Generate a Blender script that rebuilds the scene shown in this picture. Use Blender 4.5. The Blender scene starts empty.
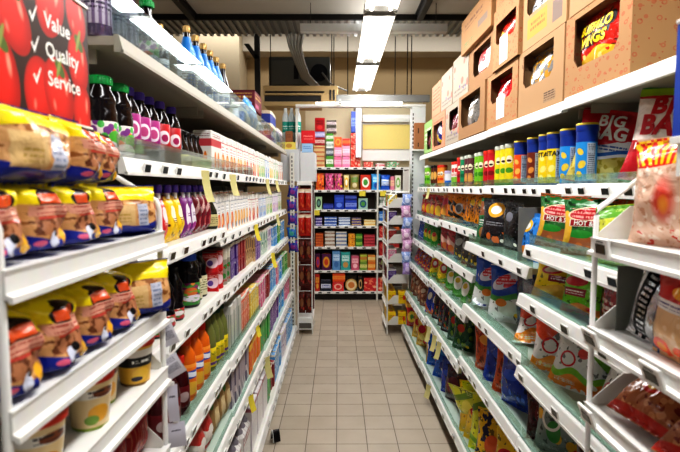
import bpy, bmesh, math, random
from mathutils import Matrix, Vector, noise as mnoise
random.seed(7)
PI = math.pi
COL = bpy.context.scene.collection

# ------------------------------------------------------------------ colours and materials
def C(h):
    h = h.lstrip('#'); h = h if len(h) == 6 else ''.join(c*2 for c in h)
    v = [int(h[i:i+2], 16)/255 for i in (0, 2, 4)]
    return tuple([(x/12.92 if x <= .04045 else ((x+.055)/1.055)**2.4) for x in v] + [1.0])

MATS = {}
def mat(name, col, rough=.5, metal=0, spec=.5, emit=None, es=0, trans=0, bump=0, bscale=40):
    if name in MATS: return MATS[name]
    m = bpy.data.materials.new(name); m.use_nodes = True
    nt = m.node_tree; b = nt.nodes['Principled BSDF']
    b.inputs['Base Color'].default_value = C(col)
    b.inputs['Roughness'].default_value = rough
    b.inputs['Metallic'].default_value = metal
    b.inputs['Specular IOR Level'].default_value = spec
    if trans: b.inputs['Transmission Weight'].default_value = trans
    if emit:
        b.inputs['Emission Color'].default_value = C(emit); b.inputs['Emission Strength'].default_value = es
    tc = nt.nodes.new('ShaderNodeTexCoord')
    n = nt.nodes.new('ShaderNodeTexNoise'); n.inputs['Scale'].default_value = bscale
    nt.links.new(tc.outputs['Object'], n.inputs['Vector'])
    if bump:
        bp = nt.nodes.new('ShaderNodeBump'); bp.inputs['Strength'].default_value = bump; bp.inputs['Distance'].default_value = .004
        nt.links.new(n.outputs['Fac'], bp.inputs['Height']); nt.links.new(bp.outputs['Normal'], b.inputs['Normal'])
    elif not emit:
        mx = nt.nodes.new('ShaderNodeMix'); mx.data_type = 'RGBA'; mx.blend_type = 'MULTIPLY'
        mx.inputs[0].default_value = .10
        mx.inputs[6].default_value = C(col)
        nt.links.new(n.outputs['Color'], mx.inputs[7]); nt.links.new(mx.outputs[2], b.inputs['Base Color'])
    MATS[name] = m
    return m

def glassy(name, tint, refl=.12, rough=.05, body=.0, bodycol='#ffffff'):
    m = bpy.data.materials.new(name); m.use_nodes = True; nt = m.node_tree
    nt.nodes.clear(); out = nt.nodes.new('ShaderNodeOutputMaterial')
    t = nt.nodes.new('ShaderNodeBsdfTransparent'); t.inputs[0].default_value = C(tint)
    g = nt.nodes.new('ShaderNodeBsdfGlossy'); g.inputs['Roughness'].default_value = rough
    lw = nt.nodes.new('ShaderNodeLayerWeight'); lw.inputs[0].default_value = .25
    ma = nt.nodes.new('ShaderNodeMath'); ma.operation = 'MULTIPLY_ADD'; ma.inputs[1].default_value = .38; ma.inputs[2].default_value = refl
    ma.use_clamp = True
    nt.links.new(lw.outputs['Fresnel'], ma.inputs[0])
    mx = nt.nodes.new('ShaderNodeMixShader'); nt.links.new(ma.outputs[0], mx.inputs[0])
    last = t.outputs[0]
    if body:
        d = nt.nodes.new('ShaderNodeBsdfDiffuse'); d.inputs[0].default_value = C(bodycol)
        m2 = nt.nodes.new('ShaderNodeMixShader'); m2.inputs[0].default_value = body
        nt.links.new(last, m2.inputs[1]); nt.links.new(d.outputs[0], m2.inputs[2]); last = m2.outputs[0]
    nt.links.new(last, mx.inputs[1]); nt.links.new(g.outputs[0], mx.inputs[2])
    nt.links.new(mx.outputs[0], out.inputs[0])
    MATS[name] = m
    return m

class NG:
    def __init__(s, nt):
        s.nt = nt
        u = nt.nodes.new('ShaderNodeUVMap'); u.uv_map = 'UVMap'; s.uv = u.outputs[0]
        sp = nt.nodes.new('ShaderNodeSeparateXYZ'); nt.links.new(s.uv, sp.inputs[0])
        s.u, s.v = sp.outputs[0], sp.outputs[1]
    def m(s, op, a, b=None, c=None, clamp=False):
        n = s.nt.nodes.new('ShaderNodeMath'); n.operation = op; n.use_clamp = clamp
        for i, x in enumerate((a, b, c)):
            if x is None: continue
            if isinstance(x, (int, float)): n.inputs[i].default_value = x
            else: s.nt.links.new(x, n.inputs[i])
        return n.outputs[0]
    def scaled(s, sx, sy):
        n = s.nt.nodes.new('ShaderNodeMapping'); n.inputs['Scale'].default_value = (sx, sy, 1)
        s.nt.links.new(s.uv, n.inputs[0]); return n.outputs[0]
    def rng(s, x, a, b):
        return s.m('MULTIPLY', s.m('GREATER_THAN', x, a), s.m('LESS_THAN', x, b))
    def oval(s, cu, cv, ru, rv, rot=0, lo=None):
        du, dv = s.m('SUBTRACT', s.u, cu), s.m('SUBTRACT', s.v, cv)
        if rot:
            k = rv/ru if False else 1
            ca, sa = math.cos(rot), math.sin(rot)
            a = s.m('ADD', s.m('MULTIPLY', du, ca), s.m('MULTIPLY', dv, sa))
            b = s.m('SUBTRACT', s.m('MULTIPLY', dv, ca), s.m('MULTIPLY', du, sa))
            du, dv = a, b
        d = s.m('ADD', s.m('POWER', s.m('ABSOLUTE', s.m('DIVIDE', du, ru)), 2), s.m('POWER', s.m('ABSOLUTE', s.m('DIVIDE', dv, rv)), 2))
        return d
    def noise(s, sx, sy, det=2):
        n = s.nt.nodes.new('ShaderNodeTexNoise'); n.inputs['Scale'].default_value = 1; n.inputs['Detail'].default_value = det
        s.nt.links.new(s.scaled(sx, sy), n.inputs['Vector']); return n.outputs[0]
    def vor(s, sx, sy):
        n = s.nt.nodes.new('ShaderNodeTexVoronoi'); n.inputs['Scale'].default_value = 1
        s.nt.links.new(s.scaled(sx, sy), n.inputs['Vector']); return n.outputs[0], n.outputs[1]

# a printed-package material: a base colour and a list of printed shapes in the package's own UV space
def D(name, base, layers=(), rough=.35, metal=0, bump=0, bs=12, spec=.5, coat=0):
    if name in MATS: return MATS[name]
    m = bpy.data.materials.new(name); m.use_nodes = True
    nt = m.node_tree; b = nt.nodes['Principled BSDF']; g = NG(nt)
    b.inputs['Roughness'].default_value = rough; b.inputs['Metallic'].default_value = metal
    b.inputs['Specular IOR Level'].default_value = spec; b.inputs['Coat Weight'].default_value = coat
    cur = None
    def mix(mask, col):
        nonlocal cur
        n = nt.nodes.new('ShaderNodeMix'); n.data_type = 'RGBA'
        if cur is None: n.inputs[6].default_value = C(base)
        else: nt.links.new(cur, n.inputs[6])
        n.inputs[7].default_value = C(col)
        nt.links.new(mask, n.inputs[0]); cur = n.outputs[2]
    for L in layers:
        k = L[0]
        if k == 'band':            # v0 v1 col [wave amp]
            v = g.v
            if len(L) > 4 and L[4]: v = g.m('ADD', g.v, g.m('MULTIPLY', g.m('SINE', g.m('MULTIPLY', g.u, L[5] if len(L) > 5 else 6.28)), L[4]))
            mix(g.rng(v, L[1], L[2]), L[3])
        elif k == 'rect':          # u0 u1 v0 v1 col
            mix(g.m('MULTIPLY', g.rng(g.u, L[1], L[2]), g.rng(g.v, L[3], L[4])), L[5])
        elif k == 'oval':          # cu cv ru rv col [rot]
            mix(g.m('LESS_THAN', g.oval(L[1], L[2], L[3], L[4], L[6] if len(L) > 6 else 0), 1), L[5])
        elif k == 'soft':          # as oval with a soft edge
            mix(g.m('SUBTRACT', 1.0, g.oval(L[1], L[2], L[3], L[4], L[6] if len(L) > 6 else 0), clamp=True), L[5])
        elif k == 'ring':          # cu cv ru rv col
            mix(g.rng(g.oval(L[1], L[2], L[3], L[4]), .6, 1), L[5])
        elif k == 'blob':          # scale thr col v0 v1
            mix(g.m('MULTIPLY', g.m('GREATER_THAN', g.noise(L[1], L[1]), L[2]), g.rng(g.v, L[4] if len(L) > 4 else -1, L[5] if len(L) > 5 else 2)), L[3])
        elif k == 'spots':         # scale thr col v0 v1
            d, _ = g.vor(L[1], L[1])
            mix(g.m('MULTIPLY', g.m('LESS_THAN', d, L[2]), g.rng(g.v, L[4] if len(L) > 4 else -1, L[5] if len(L) > 5 else 2)), L[3])
        elif k == 'lspots':        # spots on a wrap-around label
            d, _ = g.vor(L[1]*3, L[1])
            mix(g.m('LESS_THAN', d, L[2]), L[3])
        elif k == 'diag':          # a0 a1 slope col
            mix(g.rng(g.m('ADD', g.v, g.m('MULTIPLY', g.u, L[3])), L[1], L[2]), L[4])
        elif k == 'stripes':       # n duty col v0 v1 (vertical stripes)
            mix(g.m('MULTIPLY', g.m('LESS_THAN', g.m('FRACT', g.m('MULTIPLY', g.u, L[1])), L[2]), g.rng(g.v, L[4], L[5])), L[3])
        elif k == 'lines':         # u0 u1 v0 v1 n col : rows of small print
            ln = g.m('LESS_THAN', g.m('FRACT', g.m('MULTIPLY', g.v, L[5])), .5)
            br = g.m('GREATER_THAN', g.noise(60, 7, 0), .45)
            mix(g.m('MULTIPLY', g.m('MULTIPLY', ln, br), g.m('MULTIPLY', g.rng(g.u, L[1], L[2]), g.rng(g.v, L[3], L[4]))), L[6])
        elif k == 'rays':          # cu cv n col v0 v1
            a = g.m('ARCTAN2', g.m('SUBTRACT', g.v, L[2]), g.m('SUBTRACT', g.u, L[1]))
            mix(g.m('MULTIPLY', g.m('GREATER_THAN', g.m('SINE', g.m('MULTIPLY', a, L[3])), 0), g.rng(g.v, L[5], L[6])), L[4])
    if cur is None: b.inputs['Base Color'].default_value = C(base)
    else: nt.links.new(cur, b.inputs['Base Color'])
    if bump:
        tc = nt.nodes.new('ShaderNodeTexCoord'); n = nt.nodes.new('ShaderNodeTexNoise')
        n.inputs['Scale'].default_value = bs; n.inputs['Detail'].default_value = 3; n.inputs['Distortion'].default_value = 1.2
        nt.links.new(tc.outputs['Object'], n.inputs['Vector'])
        bp = nt.nodes.new('ShaderNodeBump'); bp.inputs['Strength'].default_value = min(1, bump*1.6); bp.inputs['Distance'].default_value = .02
        nt.links.new(n.outputs['Fac'], bp.inputs['Height']); nt.links.new(bp.outputs['Normal'], b.inputs['Normal'])
    MATS[name] = m
    return m

# ------------------------------------------------------------------ mesh building
class MB:
    def __init__(s): s.v, s.f, s.m, s.uv, s.sm, s.mats = [], [], [], [], [], []
    def mi(s, m):
        if m not in s.mats: s.mats.append(m)
        return s.mats.index(m)
    def face(s, pts, m, uvs=None, smooth=False):
        i = len(s.v); s.v += [tuple(p) for p in pts]; s.f.append(tuple(range(i, i+len(pts))))
        s.m.append(s.mi(m)); s.uv.append(uvs or [(0, 0)]*len(pts)); s.sm.append(smooth)
    def grid(s, P, m, smooth=True, UV=None, closed=False):
        base = len(s.v); R, K = len(P), len(P[0])
        for r in P: s.v += [tuple(p) for p in r]
        for i in range(R-1):
            for j in range(K-1 if not closed else K):
                j2 = (j+1) % K
                s.f.append((base+i*K+j, base+i*K+j2, base+(i+1)*K+j2, base+(i+1)*K+j))
                if UV: q = [UV[i][j], UV[i][j+1], UV[i+1][j+1], UV[i+1][j]]
                else: q = [(j/(K-1 if not closed else K), i/(R-1)), ((j+1)/(K-1 if not closed else K), i/(R-1)), ((j+1)/(K-1 if not closed else K), (i+1)/(R-1)), (j/(K-1 if not closed else K), (i+1)/(R-1))]
                s.uv.append(q); s.m.append(s.mi(m)); s.sm.append(smooth)
    def box(s, x0, x1, y0, y1, z0, z1, m, c=None, mtop=None):
        # chamfered box, UV of each face follows the box's own extents
        w = min(x1-x0, y1-y0, z1-z0)
        if c is None: c = min(.003, w*.12)
        X, Y, Z = (x0, x1), (y0, y1), (z0, z1)
        cx, cy, cz = (x0+x1)/2, (y0+y1)/2, (z0+z1)/2
        def P(sx, sy, sz, ax):
            p = [X[sx], Y[sy], Z[sz]]; q = [1 if sx else -1, 1 if sy else -1, 1 if sz else -1]
            for k in range(3):
                if k != ax: p[k] -= q[k]*c
            return tuple(p)
        def uvof(p, ax):
            a = (p[0]-x0)/(x1-x0); b = (p[1]-y0)/(y1-y0); z = (p[2]-z0)/(z1-z0)
            return (b, z) if ax == 0 else ((a, z) if ax == 1 else (a, b))
        def add(pts, ax, mm):
            n = (Vector(pts[1])-Vector(pts[0])).cross(Vector(pts[2])-Vector(pts[0]))
            d = sum((Vector(p) for p in pts), Vector())/len(pts)-Vector((cx, cy, cz))
            if n.dot(d) < 0: pts = pts[::-1]
            s.face(pts, mm, [uvof(p, ax) for p in pts])
        for ax in range(3):
            for sd in (0, 1):
                q = []
                for a, b in ((0, 0), (0, 1), (1, 1), (1, 0)):
                    t = [a, b]; t.insert(ax, sd); q.append(P(*t, ax))
                add(q, ax, mtop if (mtop and ax == 2 and sd == 1) else m)
        if c > 0:
            for ax in range(3):          # edges parallel to ax
                o = [k for k in range(3) if k != ax]
                for a in (0, 1):
                    for b in (0, 1):
                        q = []
                        for e in (0, 1):
                            t = [0, 0, 0]; t[ax] = e; t[o[0]] = a; t[o[1]] = b
                            q.append((P(*t, o[0]), P(*t, o[1])))
                        add([q[0][0], q[0][1], q[1][1], q[1][0]], o[0], m)
            for a in (0, 1):
                for b in (0, 1):
                    for d in (0, 1): add([P(a, b, d, 0), P(a, b, d, 1), P(a, b, d, 2)], 1, m)
    def lathe(s, prof, m, n=20, cx=0, cy=0, smooth=True, v0=None, v1=None, cap=True):
        zs = [p[1] for p in prof]; a0, a1 = (v0 if v0 is not None else min(zs)), (v1 if v1 is not None else max(zs))
        P, UV = [], []
        for r, z in prof:
            P.append([(cx-r*math.sin(2*PI*k/n), cy+r*math.cos(2*PI*k/n), z) for k in range(n)])
            UV.append([(k/n, (z-a0)/(a1-a0+1e-9)) for k in range(n+1)])
        s.grid(P, m, smooth, UV, closed=True)
        if cap:
            for row, rev in ((P[0], True), (P[-1], False)):
                if Vector(row[0])-Vector(row[1]) != Vector((0, 0, 0)):
                    pts = row if rev else row[::-1]
                    s.face(pts, m, [(.5+.4*math.sin(2*PI*k/n), .5+.4*math.cos(2*PI*k/n)) for k in range(n)])
    def tube(s, pts, r, m, n=8):
        pts = [Vector(p) for p in pts]; P = []
        for i, p in enumerate(pts):
            t = (pts[min(i+1, len(pts)-1)]-pts[max(i-1, 0)]).normalized()
            a = t.cross(Vector((0, 0, 1)) if abs(t.z) < .9 else Vector((1, 0, 0))).normalized(); b = t.cross(a)
            P.append([p+a*r*math.cos(2*PI*k/n)+b*r*math.sin(2*PI*k/n) for k in range(n)])
        s.grid(P, m, True, None, closed=True)
        s.face(P[0], m); s.face(P[-1][::-1], m)
    def prism(s, poly, a, b, axis, m):   # poly in the plane normal to axis, extruded a..b
        def q(p, t):
            return (t, p[0], p[1]) if axis == 0 else ((p[0], t, p[1]) if axis == 1 else (p[0], p[1], t))
        n = len(poly)
        for i in range(n):
            j = (i+1) % n
            s.face([q(poly[i], a), q(poly[j], a), q(poly[j], b), q(poly[i], b)], m, [(0, 0), (0, 1), (1, 1), (1, 0)])
        s.face([q(p, a) for p in poly], m); s.face([q(p, b) for p in poly][::-1], m)
    def text(s, body, fn, m, size=1, align='CENTER', bold=0, shear=0, step=None):
        V, F = text_mesh(body, align, bold, shear)
        base = len(s.v)
        s.v += [tuple(fn(x*size, y*size)) for x, y in V]
        for f in F:
            s.f.append(tuple(base+i for i in f)); s.m.append(s.mi(m)); s.uv.append([(0, 0)]*len(f)); s.sm.append(False)
    def data(s, name):
        me = bpy.data.meshes.new(name); me.from_pydata(s.v, [], s.f)
        for m in s.mats: me.materials.append(m)
        uvl = me.uv_layers.new(name='UVMap'); k = 0
        flat = []
        for q in s.uv:
            for a in q: flat += [a[0], a[1]]
        uvl.data.foreach_set('uv', flat)
        me.polygons.foreach_set('material_index', s.m)
        me.polygons.foreach_set('use_smooth', s.sm)
        me.update()
        return me

TXT = {}
def text_mesh(body, align, bold, shear):
    key = (body, align, bold, shear)
    if key in TXT: return TXT[key]
    cu = bpy.data.curves.new('lettering', 'FONT'); cu.body = body; cu.align_x = align; cu.align_y = 'CENTER'
    cu.offset = bold; cu.shear = shear; cu.resolution_u = 3; cu.space_character = 1.0+bold*1.5
    o = bpy.data.objects.new('lettering', cu)
    me = bpy.data.meshes.new_from_object(o)
    bm = bmesh.new(); bm.from_mesh(me)
    bmesh.ops.triangulate(bm, faces=bm.faces[:])
    for _ in range(2):
        es = [e for e in bm.edges if e.calc_length() > .35]
        if es:
            bmesh.ops.subdivide_edges(bm, edges=es, cuts=1); bmesh.ops.triangulate(bm, faces=bm.faces[:])
    bm.verts.index_update()
    V = [(v.co.x, v.co.y) for v in bm.verts]; F = [[v.index for v in f.verts] for f in bm.faces]
    bm.free(); bpy.data.objects.remove(o); bpy.data.curves.remove(cu); bpy.data.meshes.remove(me)
    TXT[key] = (V, F)
    return TXT[key]

# ------------------------------------------------------------------ object bookkeeping
PENDING = []      # (object, description, place phrase)
def link(name, me, parent=None, loc=(0, 0, 0), rot=(0, 0, 0)):
    o = bpy.data.objects.new(name, me); COL.objects.link(o)
    o.location = loc; o.rotation_euler = rot
    if parent: o.parent = parent
    return o
def build(mb, name, parent=None, loc=(0, 0, 0), rot=(0, 0, 0)):
    return link(name, mb.data(name), parent, loc, rot)
def tag(o, label, cat, group=None):
    o['label'] = label; o['category'] = cat
    if group: o['group'] = group
    return o
def struct(o):
    o['kind'] = 'structure'; return o

class Proto:
    """one product: a name, a category, a description, its size and its part meshes"""
    def __init__(s, name, cat, desc, size, parts):
        s.name, s.cat, s.desc, s.size = name, cat, desc, size     # size = w, d, h
        s.parts = [(n, mb.data(n), kids) for n, mb, kids in [(p+([],))[:3] if len(p) == 2 else p for p in parts]]
        s.parts = [(n, me, [(kn, kmb.data(kn)) for kn, kmb in kids]) for n, me, kids in s.parts]
def put(p, x, y, z, rz=0, lean=0, roll=0, place='', desc=None, sc=1, scz=None, group=None):
    rot = (lean, roll, rz)
    # lean about the local x axis (top tips backward when positive), then turn about z
    if len(p.parts) == 1 and not p.parts[0][2]:
        o = link(p.name, p.parts[0][1], None, (x, y, z), rot)
    else:
        o = link(p.name, None, None, (x, y, z), rot)
        for n, me, kids in p.parts:
            c = link(n, me, o)
            for kn, kme in kids: link(kn, kme, c)
    o.rotation_mode = 'XYZ'
    if sc != 1 or scz: o.scale = (sc, sc, scz or sc)
    o['category'] = p.cat
    PENDING.append((o, desc or p.desc, place, group))
    return o

ORD = ['nearest', 'second nearest', 'third nearest', 'fourth nearest', 'fifth nearest', 'sixth nearest', 'seventh nearest', 'eighth nearest', 'ninth nearest', 'tenth nearest']
ORDN = ['first', 'second', 'third', 'fourth', 'fifth', 'sixth', 'seventh', 'eighth', 'ninth', 'tenth', 'eleventh', 'twelfth', 'thirteenth', 'fourteenth', 'fifteenth', 'sixteenth', 'seventeenth', 'eighteenth', 'nineteenth', 'twentieth']
def finish_labels():
    G = {}
    for o, d, pl, gr in PENDING: G.setdefault((d, pl), []).append((o, gr))
    for (d, pl), L in G.items():
        n = len(L)
        ys = [l[0].location.y for l in L]; xs = [l[0].location.x for l in L]; zs = [l[0].location.z for l in L]
        if n == 1:
            L[0][0]['label'] = fit(f'{d} {pl}')
            if L[0][1]: L[0][0]['group'] = L[0][1]
            continue
        spr = [max(ys)-min(ys), max(xs)-min(xs), max(zs)-min(zs)]
        if spr[0] >= spr[1] and spr[0] >= spr[2]*.6: L.sort(key=lambda l: l[0].location.y); wn = 'from near end'; first = 'nearest'; last = 'farthest'
        elif spr[1] >= spr[2]: L.sort(key=lambda l: l[0].location.x); wn = 'from the left'; first = 'leftmost'; last = 'rightmost'
        else: L.sort(key=lambda l: -l[0].location.z); wn = 'from the top'; first = 'topmost'; last = 'lowest'
        sfx = {'nearest': '-nearest', 'leftmost': '-from-left', 'topmost': '-highest'}[first]
        for i, (o, gr) in enumerate(L):
            w = first if i == 0 else (last if i == n-1 else ORDN[i]+sfx if i < 20 else 'far')
            o['label'] = fit(f'{w} {d} {pl}')
            o['group'] = gr or f'{d} {pl}'
def nwords(t): return len(t.replace('-', ' ').split())
def fit(t):
    for a, b in ((' on the ', ' on '), (' in the ', ' in '), (' at the ', ' at '), (' shelf down', ' shelf'), (' inside open carton', ' in carton'), (' and white', '-white'), (' dark blue lid', ' blue lid'), (' with purple cap', ''), (' with dark blue lid', ''), (' snack bag', ' bag'), (' crisps bag', ' bag'), (' and green cap', ''), (' neck wrap', ' neck'), (' with small ', ' with ')):
        if nwords(t) <= 16: break
        t = t.replace(a, b)
    return t

# ------------------------------------------------------------------ base materials
WHITE = mat('white_enamel', '#e9e8e4', .35)
OFFW = mat('shelf_paint', '#dcdbd3', .4)
SHELFUNDER = mat('shelf_underside', '#b5ac9e', .5)
SHELFTOP = mat('shelf_top_green_grey', '#c3d3c8', .25)
BACKP = mat('back_panel_grey', '#8d8a84', .6)
DARK = mat('dark_void', '#1a1715', .7)
BLACK = mat('black_plastic', '#141416', .25)
SCREEN = mat('lcd_screen', '#262a22', .15)
STEEL = mat('galvanised_steel', '#a9aaa8', .4, .7)
GREY = mat('grey_metal', '#8b8b88', .5, .2)
DGREY = mat('dark_grey_metal', '#3a3836', .5, .2)
GLASS = glassy('clear_guard', '#e3f4ee', .08, .04, .07, '#b8dccf')
GLASS2 = glassy('tall_clear_guard', '#eef6f6', .12, .03, .12, '#a9bcc4')
FILM = glassy('clear_film', '#f4f4f4', .16, .12, .12, '#ffffff')
GLASS3 = glassy('clear_guard_left', '#f3f7f4', .07, .04, .10, '#dfe4e0')
CARD = mat('plain_cardboard', '#aa8159', .8)
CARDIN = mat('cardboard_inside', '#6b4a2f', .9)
INK = mat('black_ink', '#1c1a1c', .5)
WINK = mat('white_ink', '#f6f4ef', .5)
RINK = mat('red_ink', '#c41423', .45)
YINK = mat('yellow_ink', '#f6d61c', .45)
TALK = mat('pale_yellow_card', '#cdc58c', .6)
YCARD = mat('bright_yellow_card', '#e0cf4a', .6)

# ------------------------------------------------------------------ product shapes (front faces local -Y, origin at bottom centre)
def carton_mb(w, d, h, m, flap=False, mtop=None):
    b = MB(); b.box(-w/2, w/2, -d/2, d/2, 0, h, m, mtop=mtop)
    if flap:   # folded gable seam on top
        b.box(-w/2+.002, w/2-.002, -.004, .004, h, h+.012, m, .001)
    return b
def carton(name, cat, desc, w, d, h, m, flap=False, mtop=None):
    return Proto(name, cat, desc, (w, d, h), [(name, carton_mb(w, d, h, m, flap, mtop))])

def bag_fn(w, h, d, seed, puff=.55, ex=2.6, ee=.55):
    def T(u, v):
        e = max(0, 1-abs(2*u-1)**ex)**ee
        s = max(0, min(1, (v-.05)/.90))
        f = (math.sin(PI*s)**puff) if 0 < s < 1 else 0
        f *= (.82+.36*(1-v))
        return d/2*e*f
    def S(u, v, side=-1, off=0):
        t = T(u, v)
        s = max(0, min(1, (v-.05)/.90)); pin = math.sin(PI*s) if 0 < s < 1 else 0
        x = (u-.5)*w*(1-.10*pin)
        # creases running in from the seals
        dv = min(v, 1-v)
        cr = .10*d*math.sin(u*41+seed*3)*math.exp(-dv*9)*(1 if dv > .05 else .25)*side
        nz = mnoise.noise(Vector((u*3.4+seed*7.1, v*4.2+side*3, seed)))*.22*t + mnoise.noise(Vector((u*9+seed*2, v*10, side+seed)))*.07*t
        y = side*(t+off)+cr*.35*side*(1 if t > 0 else .4)+nz*side
        z = v*h+ .012*h*math.sin(u*5+seed)*(v > .5)
        bow = .03*d*math.sin(v*6+seed)
        return (x, y+bow, z)
    return S
def bag_mb(w, h, d, m, seed=1, texts=(), nu=12, nv=16, seal=None, shape=()):
    b = MB(); S = bag_fn(w, h, d, seed, *shape)
    us = [i/nu for i in range(nu+1)]; vs = [0, .025, .05]+[.05+.9*(j/(nv-4)) for j in range(1, nv-4)]+[.95, .975, 1]
    UV = [[(u, v) for u in us] for v in vs]
    b.grid([[S(u, v, -1) for u in us] for v in vs], m, True, UV)
    b.grid([[S(u, v, 1) for u in us][::-1] for v in vs], m, True, [[(1-u, v) for u in us][::-1] for v in vs])
    if seal:     # serrated crimp strips
        for v0, v1 in ((-.018, .002), (.998, 1.018)):
            n = 14
            for i in range(n):
                u0, u1 = i/n, (i+1)/n; y = .0012*(1 if i % 2 else -1)
                b.face([((u0-.5)*w, y, v0*h), ((u1-.5)*w, -y, v0*h), ((u1-.5)*w, -y, v1*h), ((u0-.5)*w, y, v1*h)], seal)
    for t in texts:   # (string, cu, cv, size, material, rot, bold)
        st, cu_, cv_, sz, mm = t[:5]; rot = t[5] if len(t) > 5 else 0; bo = t[6] if len(t) > 6 else .03; off = t[7] if len(t) > 7 else .0018
        ca, sa = math.cos(rot), math.sin(rot)
        def fn(x, y):
            X, Y = x*ca-y*sa, x*sa+y*ca
            return S(min(.99, max(.01, cu_+X/w)), min(.97, max(.03, cv_+Y/h)), -1, off)
        b.text(st, fn, mm, sz, bold=bo)
    return b
def bag(desc, w, h, d, m, seed=1, texts=(), name='snack_bag', cat='snack bag', seal=None, shape=()):
    return Proto(name, cat, desc, (w, d, h), [(name, bag_mb(w, h, d, m, seed, texts, seal=seal or m, shape=shape))])

def can(desc, r, h, m, lid, base=None, texts=(), name='crisp_tube', cat='crisp can', lidh=.022):
    b = MB(); b.lathe([(r*.97, 0), (r, .004), (r, h-lidh)], m, 22, v0=0, v1=h-lidh)
    if texts:
        for st, th, cz, sz, mm, bo in texts:
            def fn(x, y, th=th, cz=cz):
                a = th+x/r
                return ((r+.0012)*math.sin(a), -(r+.0012)*math.cos(a), cz+y)
            b.text(st, fn, mm, sz, bold=bo)
    l = MB(); l.lathe([(r*1.03, h-lidh), (r*1.05, h-lidh+.002), (r*1.05, h-.004), (r*1.02, h-.001)], lid[0], 22)
    l.lathe([(r*.98, h-.001), (r*.96, h+.001)], lid[1] if len(lid) > 1 else lid[0], 22)
    if len(lid) > 1: l.lathe([(r*1.055, h-.007), (r*1.06, h-.006), (r*1.06, h-.002), (r*.98, h+.0015)], lid[1], 22)
    return Proto(name, cat, desc, (2*r, 2*r, h), [('tube', b), ('lid', l)])

def bottle(desc, prof, body, label=None, cap=None, capr=.016, caph=.022, name='bottle', cat='bottle', n=20, neckwrap=None, text=None):
    h = prof[-1][1]; b = MB(); b.lathe(prof, body, n)
    parts = []
    R = max(p[0] for p in prof)
    if label:
        m, z0, z1, lr = label; l = MB(); l.lathe([(lr, z0), (lr+.0006, z0+.001), (lr+.0006, z1-.001), (lr, z1)], m, n, cap=False)
        if text:
            st, cz, sz, mm, bo = text
            l.text(st, lambda x, y: ((lr+.0018)*math.sin(x/lr), -(lr+.0018)*math.cos(x/lr), cz+y), mm, sz, bold=bo)
        parts.append(('label_wrap', l))
    c = MB(); 
    if cap:
        z = h-.004
        c.lathe([(capr*.98, z), (capr, z+.002), (capr*.98, z+caph-.003), (capr*.85, z+caph)], cap, 18)
        for k in range(18):   # grip ribs
            a = 2*PI*k/18
            c.box(capr*math.cos(a)-.0008, capr*math.cos(a)+.0008, capr*math.sin(a)-.0008, capr*math.sin(a)+.0008, z+.002, z+caph-.004, cap, 0)
    return Proto(name, cat, desc, (2*R, 2*R, h+caph), [('glass_body' if 'jar' in name else 'bottle_body', b)]+parts+([('cap', c)] if cap else []))

# ------------------------------------------------------------------ SHELVES
RB, LB = 1.32, -1.03       # back panels
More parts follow.
